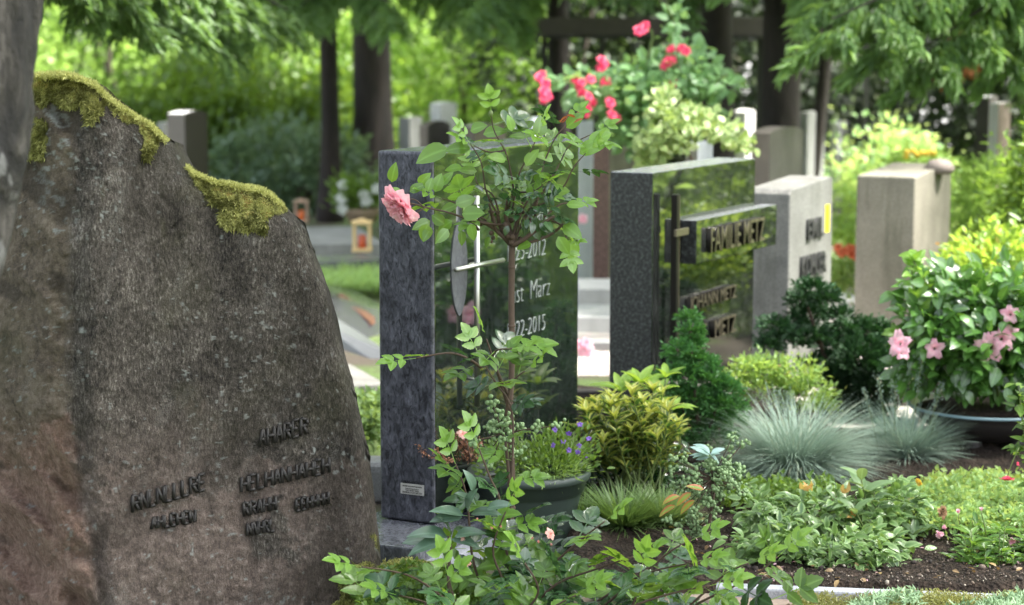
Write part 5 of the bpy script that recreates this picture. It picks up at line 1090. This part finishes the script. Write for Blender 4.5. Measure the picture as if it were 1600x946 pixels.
# leafy shrub with orange tips in the right foreground
SK = Plant('leathery_shrub', P(1290, 905, 5.85) * [1, 1, 0], 'low leathery-leaved shrub with some orange leaf tips, in the bed at the bottom right', 'shrub')
for (x, y, rx, rz, n_) in [(1290, 800, .18, .08, 800), (1215, 825, .11, .07, 420), (1350, 815, .12, .09, 420), (1285, 850, .20, .06, 520), (1400, 790, .08, .06, 160), (1375, 860, .09, .05, 200), (1180, 800, .05, .05, 90), (1290, 872, .18, .04, 260), (1225, 860, .09, .04, 130)]:
    q, o, t = cloud(P(x, y, 5.88 if y < 840 else 5.60), (rx, .13 if y < 840 else .09, rz), n_, 30, .4, .22, .03); SK.leafarr('l', q, o * [1, 1, .3] + rv(len(q), .4), rv(len(q), .35) + [0, -.35, 1], rng.uniform(.025, .046, len(q)), .52, t * .97)
for k in range(26):
    a = np.array([P(1290, 905, 5.9)[0] + random.uniform(-.12, .14), 5.88 + random.uniform(-.06, .08), .05]); b = P(random.uniform(1170, 1420), random.uniform(775, 850), 5.88 + random.uniform(-.08, .08)); SK.stem(curve([a, (a + b) / 2 + [0, 0, .01], b], 6), .003, .0015, 5)
for x, y in [(1255, 765), (1265, 768), (1330, 808), (1318, 770), (1345, 850)]:
    for k in range(4): SK.leaf('o', P(x + random.uniform(-6, 6), y, 5.78), rv(1, .5)[0] + [0, -.1, .8], rv(1)[0] + [0, -.8, .3], .032, .42, random.random())
SK.build({'l': ('foliage', leafmat('leathery_leaves', (.030, .085, .028), (.17, .30, .08), edge=(.20, .31, .11), rough=.30, tr=.25, spec=.7, tip=(.55, .45, .12)), TLs), 'o': ('orange_leaves', leafmat('orange_leaves', (.55, .22, .06), (.65, .42, .15)), TLs)}, STEM)
# upright plants with soft grey-green leaves
UP = Plant('upright_plant', P(1370, 880, 5.8) * [1, 1, 0], 'upright plant with soft grey-green leaves rising behind the orange-tipped shrub', 'plant')
for x, y, n_, s in [(1345, 745, 7, 50), (1365, 770, 7, 44), (1330, 790, 6, 40), (1400, 800, 7, 44), (1440, 790, 6, 36), (1390, 840, 6, 44), (1430, 835, 6, 40), (1450, 815, 6, 34)]:
    D = 5.75 + random.uniform(-.08, .12); c = P(x, y, D); b = np.array([P(1385, 880, 5.8)[0] + (x - 1385) * .001, D + .02, .05]); UP.stem(curve([b, (b + c) / 2 + [0, 0, .01], c], 7), .003, .002)
    for k in range(n_):
        a = 6.28 * k / n_ + random.random() * .5; f = random.uniform(.6, 1); UP.leaf('l', b + (c - b) * f, np.array([math.cos(a), math.sin(a) * .8, random.uniform(.1, .9)]), np.array([-math.cos(a), -math.sin(a) - .3, 1]), s / F * D * random.uniform(.7, 1.1), .42, random.random())
UP.build({'l': ('foliage', leafmat('soft_grey_green', (.06, .12, .05), (.22, .32, .15), rough=.4, tr=.35), TLs)}, GSTEM)
petal_flower('pale_bud', P(1438, 758, 5.8), (-.4, -.5, .6), .026, BUD, YEL, UP.e, .1, 4); petal_flower('brown_seed_head', P(1470, 800, 5.75), (.5, -.6, .1), .020, SEMI, plain('brown_dry', (.20, .11, .05), .8), UP.e, .2, 4)
PK = Plant('pink_bud_plant', P(1560, 905, 5.75) * [1, 1, 0], 'low plant with narrow green leaves and pink buds at the bottom right corner', 'plant')
for k in range(46):
    x = random.uniform(1495, 1640); y = random.uniform(815, 880); D = 5.62 + random.uniform(-.10, .15) - (y > 850) * .06; c = P(x, y, D); b = np.array([c[0] + random.uniform(-.02, .02), D, .04]); PK.stem([b, (b + c) / 2, c], .002, .0015, 5)
    for j in range(8):
        a = random.uniform(0, 6.28); f = random.uniform(.3, 1); PK.leaf('l', b + (c - b) * f, np.array([math.cos(a), math.sin(a), random.uniform(0, .8)]), np.array([-math.cos(a), -math.sin(a) - .3, 1]), random.uniform(.035, .065), .28, random.random())
for x, y, bx, by in [(1472, 835, 1520, 868), (1497, 805, 1505, 860), (1584, 845, 1600, 868), (1533, 800, 1545, 860), (1518, 812, 1530, 860)]: PK.stem(curve([P(bx, by, 5.7), P((x + bx) / 2, (y + by) / 2 - 4, 5.66), P(x, y, 5.64)], 6), .002, .0015, 5)
PK.build({'l': ('foliage', leafmat('narrow_green_leaves', (.035, .10, .02), (.16, .30, .05), rough=.35, tr=.35), TLN)}, GSTEM)
for x, y, ax, s in [(1474, 834, (-.9, -.3, -.2), .020), (1586, 846, (-.6, -.4, .1), .018), (1497, 802, (0, -.2, 1), .012), (1533, 798, (0, -.2, 1), .010), (1478, 826, (-.6, -.3, .5), .013)]: petal_flower('pink_bud', P(x, y, 5.64), ax, s, [(5, 1, .8, .35, .05), (4, .9, .6, .15, .02)], LPINK, PK.e, .1, 4)
# fuchsia twig entering at the right edge
FU = Plant('fuchsia', P(1640, 900, 6.0) * [1, 1, 0], 'tall plant at the right edge with hanging crimson flower heads', 'plant')
for l in [[(1650, 900), (1615, 760), (1598, 660), (1592, 605)], [(1650, 900), (1610, 720), (1590, 700)], [(1650, 880), (1625, 700), (1605, 640)]]:
    c = curve([P(x, y, 6.0) for x, y in l], 10); FU.stem(c, .004, .002)
    for q in c[3:]:
        for j in range(4):
            a = random.uniform(0, 6.28); FU.leaf('l', q + rv(1, .01)[0], np.array([math.cos(a), math.sin(a), random.uniform(-.3, .6)]), np.array([0, -.4, 1]) + rv(1, .3)[0], random.uniform(.03, .055), .5, random.random())
FU.stem(curve([P(1592, 700, 5.95), P(1582, 722, 5.95), P(1574, 745, 5.95)], 6), .0018, .0014); FU.build({'l': ('foliage', LM_mid, TLs)}, GSTEM)
petal_flower('crimson_flower', P(1574, 744, 5.95), (-.1, -.2, -1), .022, SEMI, RED, FU.e, .1, 4); petal_flower('crimson_bud', P(1590, 722, 5.95), (.1, -.2, -1), .011, BUD, RED, FU.e, .1, 4)

# bright small-leaved ground cover
LM_gc = leafmat('ground_cover_leaves', (.08, .20, .045), (.36, .55, .20), tr=.4)
def litter(name, x0, x1, y0, y1, n_, z, mat, size):
    q = np.array([G(x, y, z) for x, y in zip(rng.uniform(x0, x1, n_), rng.uniform(y0, y1, n_))]); q[:, 2] += .006 + .045 * (fbm(np.stack([q[:, 0] * 9, q[:, 1] * 9, q[:, 0] * 0], -1), 5, 3) - .5)
    leaves(name, mat, None, q, rv(n_) * [1, 1, .25], rv(n_, .35) + [0, 0, 1], rng.uniform(.6, 1.4, n_) * size, .55, TL, rng.random(n_), kind='stuff')
litter('fallen_leaves', 1000, 1620, 790, 915, 150, .06, leafmat('dry_leaves', (.10, .055, .025), (.36, .24, .11), tr=.15, keep=True), .020)
litter('fallen_petals', 1000, 1620, 800, 915, 40, .06, LPINK, .012)
litter('fallen_leaves', 1100, 1620, 928, 960, 60, .055, leafmat('brown_leaves', (.08, .04, .02), (.30, .18, .08), tr=.15, keep=True), .016)
def cover(name, x0, x1, y0, y1, n_, h, leaf, mat, label=None, T=TQ, wid=.6, zb=.055, thr=.0):
    q = np.array([G(x, y, zb) for x, y in zip(rng.uniform(x0, x1, n_), rng.uniform(y0, y1, n_))]); k = fbm(q * 14, 3, 81); q[:, 2] = zb + h * k * 1.5 * rng.random(n_) ** .5
    if thr:
        m_ = fbm(q * [9, 9, 0] + 3.3, 4, 83) + .10 * np.minimum(1, (y1 - y0) * 0 + 1) > thr; q, k = q[m_], k[m_]; n_ = len(q)
    leaves(name, mat, None, q, rv(n_) + [0, 0, .35], rv(n_, .5) + [0, -.2, 1], rng.uniform(.6, 1.3, n_) * leaf, wid, T, np.clip(k * .9 + .4 * (rng.random(n_) - .3), 0, 1), kind='stuff')
cover('ground_cover', 1395, 1700, 775, 845, 7000, .08, .020, LM_gc); cover('ground_cover', 1450, 1700, 752, 775, 1600, .05, .022, leafmat('yellow_cover', (.25, .28, .05), (.6, .58, .16)))
cover('ground_cover', 1130, 1300, 770, 800, 1500, .06, .022, LM_mid); cover('ground_cover', 560, 760, 900, 990, 5000, .05, .018, LM_mid)
cover('moss_carpet', 1240, 1720, 941, 1010, 40000, .035, .011, leafmat('carpet_moss', (.09, .09, .025), (.36, .38, .12), tr=.2, tip=(.2, .08, .04), keep=True), T=TQ, wid=.3, zb=.05, thr=.52)
cover('moss_carpet', 595, 665, 888, 912, 5000, .03, .010, MOSS, wid=.3)
cover('sedum_mat', 1330, 1600, 948, 1000, 6000, .045, .022, leafmat('sedum_blue', (.08, .15, .07), (.24, .34, .18), tr=.1), T=TB2, wid=.25, zb=.06, thr=.60)
cover('lawn_grass', 470, 640, 428, 456, 6000, .07, .06, leafmat('lawn_grass', (.12, .2, .06), (.38, .46, .16), tr=.4), T=TB2, wid=.12)
cover('low_plants', 540, 600, 650, 705, 3000, .12, .028, leafmat('small_pale_leaves', (.05, .10, .03), (.22, .32, .12), tr=.4))
# pebbles and crumbs on the soil
n = 2600; q = np.array([G(x, y, .085) for x, y in zip(rng.uniform(1120, 1620, n), rng.uniform(790, 900, n))]); q[:, 2] = .055 + .06 * (fbm(np.stack([q[:, 0] * 9, q[:, 1] * 9, q[:, 0] * 0], -1), 5, 3) - .5) + .004
ico = bmesh.new(); bmesh.ops.create_icosphere(ico, subdivisions=1, radius=.5); iv = np.array([v.co[:] for v in ico.verts]) * [1, .8, .6]; iff = [tuple(v.index for v in f.verts) for f in ico.faces]; ico.free()
pm = NT('pebbles'); t = pm.attr('tone'); pm.col(pm.ramp(t, [(.0, (.015, .011, .009)), (.6, (.06, .045, .035)), (.9, (.16, .12, .09)), (1., (.38, .34, .28))])); pm.set(rough=.85)
leaves('soil_crumbs', pm.m, None, q, rv(n), rv(n), rng.uniform(.002, .009, n) * (1 + 1.6 * (rng.random(n) > .96)), 1.0, (iv, iff, np.zeros(len(iv))), rng.random(n), kind='stuff')

# ------------------------------------------------------------------ flowering bowl (right)
BW = empty('flower_bowl', P(1545, 722, 7.25) * [1, 1, 0], 'wide dark bowl planter on three feet with a bluish rim, at the right edge', 'planter')
bc = P(1545, 634, 7.25); zt = bc[2]; rb = .285
MB().lathe([(.12, .085), (.17, .09), (.23, .13), (.262, zt - .03), (.272, zt - .008), (rb, zt - .004), (rb, zt + .004), (.27, zt + .005), (.255, zt - .02)], (bc[0], bc[1], 0), 64).build('bowl', plain('dark_brown_glaze', (.030, .027, .026), .3, 0, .2, 8, .05), BW, True)
MB().lathe([(rb - .008, zt + .0055), (rb + .0015, zt + .0055), (rb + .0025, zt + .001), (rb + .001, zt - .003)], (bc[0], bc[1], 0), 64, cap=False).build('rim', plain('blue_grey_rim', (.16, .24, .27), .3, 0, .1), BW, True)
MB().lathe([(.262, zt - .012), (.001, zt - .004)], (bc[0], bc[1], 0), 32).build('potting_soil', SOIL, BW, True)
for a in (-2.2, -.9, 1.4): MB().lathe([(.035, .036), (.042, .05), (.030, .075), (.045, .105)], (bc[0] + .13 * math.cos(a), bc[1] + .13 * math.sin(a), 0), 16).build('foot', plain('dark_brown_feet', (.03, .027, .026), .4), BW, True)
MV = Plant('mandevilla', bc, 'bushy climber with glossy leaves and pink trumpet flowers growing in the dark bowl', 'potted plant')
for (x, y, rx, rz, n_, lt) in [(1530, 530, .24, .17, 900, 0), (1480, 560, .13, .12, 380, .1), (1590, 540, .15, .17, 460, 0), (1500, 470, .17, .10, 240, .15), (1570, 460, .15, .10, 220, .15), (1450, 500, .09, .12, 150, .2)]:
    q, o, t = cloud(P(x, y, 7.2), (rx, .2, rz), n_, 40, .35, .2); MV.leafarr('l', q, o + rv(len(q), .5) + [0, 0, -.1], rv(len(q), .35) + [0, -.5, .8], rng.uniform(.045, .075, len(q)), .58, np.clip(t * .8 + lt, 0, 1))
for l in [[(1500, 620), (1450, 520), (1425, 440), (1432, 400)], [(1520, 620), (1480, 500), (1440, 430), (1425, 405)], [(1560, 620), (1540, 480), (1530, 420)], [(1480, 625), (1430, 570), (1402, 520)]]:
    c = curve([P(x, y, 7.15) for x, y in l], 12); MV.stem(c, .004, .002)
    for q in c[5:]:
        for j in range(2):
            a = random.uniform(0, 6.28); MV.leaf('b', q, np.array([math.cos(a), math.sin(a) * .5, random.uniform(-.1, .9)]), np.array([0, -.8, .5]) + rv(1, .3)[0], random.uniform(.04, .065), .5, random.uniform(.5, 1))
MV.build({'l': ('foliage', leafmat('glossy_dark_leaves', (.014, .05, .014), (.14, .32, .06), rough=.22, tr=.25, spec=.9), TLs), 'b': ('young_leaves', leafmat('glossy_light_leaves', (.08, .20, .03), (.24, .42, .06), rough=.3, tr=.4), TLs)}, GSTEM)
TRUMP = [(5, 1.0, .85, .80, .12)]
for x, y, s in [(1548, 543, .050), (1565, 530, .042), (1408, 538, .044), (1460, 545, .034), (1579, 492, .032), (1578, 520, .030), (1408, 552, .030)]: petal_flower('pink_flower', P(x, y, 6.98), (random.uniform(-.5, .3), -.85, random.uniform(-.1, .4)), s, TRUMP, LPINK, MV.e, .08, 5)
SP = empty('small_green_pot', P(1398, 700, 7.35) * [1, 1, 0], 'small half-hidden green plastic pot behind the smaller fescue tuft', 'pot')
c = P(1398, 658, 7.35); MB().lathe([(.055, .0), (.073, c[2] - .01), (.080, c[2] - .008), (.082, c[2]), (.072, c[2]), (.066, c[2] - .02), (.001, c[2] - .025)], (c[0], c[1], 0), 40).build('pot', plain('mid_green_plastic', (.10, .20, .14), .4), SP, True)

# ------------------------------------------------------------------ climbing rose with red clusters and the variegated ivy
CR = Plant('climbing_rose', P(1030, 300, 10.6) * [1, 1, 0], 'climbing rose with clusters of crimson flowers behind the two polished headstones', 'rose bush')
D = 10.6
for (x, y, rx, rz, n_) in [(1010, 160, .24, .17, 620), (1060, 115, .16, .13, 300), (950, 145, .20, .08, 220), (1010, 205, .16, .07, 240), (1080, 170, .12, .14, 200), (895, 128, .13, .04, 50), (1130, 128, .11, .05, 60), (1052, 40, .05, .11, 36), (1040, 270, .08, .1, 90), (1000, 110, .10, .06, 70)]:
    q, o, t = cloud(P(x, y, D), (rx, .25, rz), n_, 34, .3, .24); CR.leafarr('l', q, o + rv(len(q), .5), rv(len(q), .4) + [0, -.5, .8], rng.uniform(.045, .075, len(q)), .7, t)
for l in [[(1010, 320), (1000, 200), (930, 140), (855, 125)], [(1010, 320), (1050, 150), (1060, 60), (1040, 5)], [(1010, 320), (1070, 180), (1120, 125), (1155, 115)], [(1010, 320), (1000, 150), (1020, 60), (1010, 45)]]: CR.stem(curve([P(x, y, D) for x, y in l], 10), .012, .004)
CR.build({'l': ('foliage', leafmat('blueish_rose_leaves', (.05, .14, .05), (.24, .42, .18), rough=.4, tr=.3, spec=.6), TL)}, GSTEM)
for x, y, n_ in [(852, 135, 8), (933, 108, 5), (910, 145, 6), (950, 162, 3), (922, 176, 2), (962, 187, 2), (1005, 45, 3), (1048, 102, 5), (1060, 80, 2)]:
    for k in range(n_): petal_flower('red_bloom', P(x + random.gauss(0, 7), y + random.gauss(0, 13 if n_ > 3 else 4), D - .25 + random.uniform(-.05, .05)), (random.uniform(-.5, .5), -.8, .4), random.uniform(.024, .031), SEMI, RED, CR.e, .1, 3)
IV = Plant('variegated_ivy', P(1090, 300, 10.0) * [1, 1, 0], 'cream-variegated ivy spilling over the small pale stone beside the climbing rose', 'ivy')
for (x, y, rx, rz, n_) in [(1050, 195, .10, .07, 260), (1085, 188, .11, .05, 220), (1025, 225, .08, .07, 260), (1120, 200, .09, .035, 150), (1145, 218, .06, .02, 70), (1165, 229, .04, .018, 36), (1045, 160, .07, .07, 110), (1015, 255, .06, .06, 150), (1060, 225, .06, .04, 90)]:
    q, o, t = cloud(P(x, y, 9.95), (rx, .14, rz), n_, 24, .3, .25); IV.leafarr('l', q, o + rv(len(q), .5), rv(len(q), .4) + [0, -.6, .7], rng.uniform(.03, .05, len(q)), .8, t)
IV.stem([P(1080, 330, 10.1) * [1, 1, 0], P(1085, 260, 10.05), P(1060, 200, 10)], .012, .005); IV.build({'l': ('foliage', leafmat('ivy_leaves', (.05, .12, .035), (.28, .40, .12), edge=(.42, .50, .22), tr=.25), TL)}, STEM)

# background planters and small things
PB = empty('flower_basket', P(566, 345, 15.5) * [1, 1, 0], 'woven basket planter with white flowers behind the wooden lantern', 'planter')
c = P(566, 330, 15.5); MB().lathe([(.10, c[2] - .085), (.13, c[2] - .01), (.14, c[2] + .02), (.12, c[2] + .02), (.11, c[2])], (c[0], c[1], 0), 28).build('basket', plain('wicker', (.30, .22, .15), .8, 0, .4, 40), PB, True)
q, o, t = cloud(c + [0, 0, .13], (.17, .15, .13), 500, 24, .3, .3); leaves('foliage', LM_mid, PB, q, o + [0, 0, .8], rv(len(q)), .07, .35, TL, t)
for dx, dz in [(-.15, .1), (-.14, .02), (.02, .13), (.04, .08), (-.13, .20), (.12, .17)]: petal_flower('white_flower', c + np.array([dx, -.12, dz]), (0, -.8, .5), .045, SEMI, WHT, PB, .1, 3)
PF = Plant('pink_flower_clump', P(915, 560, 10.2) * [1, 1, 0], 'pink flowers in the gap between the two polished headstones', 'flowers')
q, o, t = cloud(P(925, 566, 9.6), (.12, .1, .03), 420, 20, .3, .3); PF.leafarr('l', q, o + [0, 0, .5], rv(len(q)), .025, .5, t); PF.build({'l': ('foliage', LM_blue, TL)}, GSTEM)
for k in range(9): petal_flower('pink_flower', P(905 + random.uniform(0, 18), 535 + random.uniform(0, 16), 9.5), (0, -.8, .5), .030, SEMI, LPINK, PF.e, .1, 3)
petal_flower('pink_flower', P(911, 343, 11.5), (0, -.9, .3), .03, SEMI, LPINK, PF.e, .1, 3)
FN = Plant('fern', P(1325, 440, 10.5) * [1, 1, 0], 'green fern fronds in the gap between the grey and the beige limestone headstones', 'fern')
for k in range(12):
    a = P(1330, 400, 10.6); b = P(1330 + random.uniform(-45, 30), 340 + random.uniform(-12, 40), 10.6 + random.uniform(-.2, .2)); c = curve([a, (a + b) / 2 + [0, 0, .03], b], 10); FN.stem(c, .003, .0015, 5)
    for q in c[2:]:
        for s in (-1, 1):
            for j in range(2): FN.leaf('l', q + rv(1, .008)[0], norm(c[-1] - c[0]) * .6 + s * norm(np.cross(c[-1] - c[0], [0, -1, .3])) + rv(1, .1)[0], np.array([0, -.6, .7]), .055, .22, random.random())
FN.build({'l': ('fronds', leafmat('fern_green', (.10, .2, .03), (.34, .48, .09), tr=.45), TN)}, GSTEM)
OF = Plant('orange_flowers', P(1325, 450, 10.2) * [1, 1, 0], 'orange-red flowers and pale leaves low between the two limestone headstones', 'flowers')
q, o, t = cloud(P(1325, 420, 10.2), (.14, .1, .10), 700, 24, .3, .3); OF.leafarr('l', q, o + [0, 0, .5], rv(len(q)), .035, .5, t); OF.build({'l': ('foliage', LM_gc, TL)}, GSTEM)
ORG = petalmat('orange_petals', (.75, .16, .06), (.85, .35, .18))
for k in range(9): petal_flower('orange_flower', P(1325 + random.gauss(0, 11), 393 + random.gauss(0, 9), 10.0), (0, -.8, .5), .026, SEMI, ORG, OF.e, .1, 3)
slabq('kerb', 1290, 470, 1370, 472, .12, 0, PT, 'white stone kerb low in the gap between the two limestone headstones', 'kerb', .35)
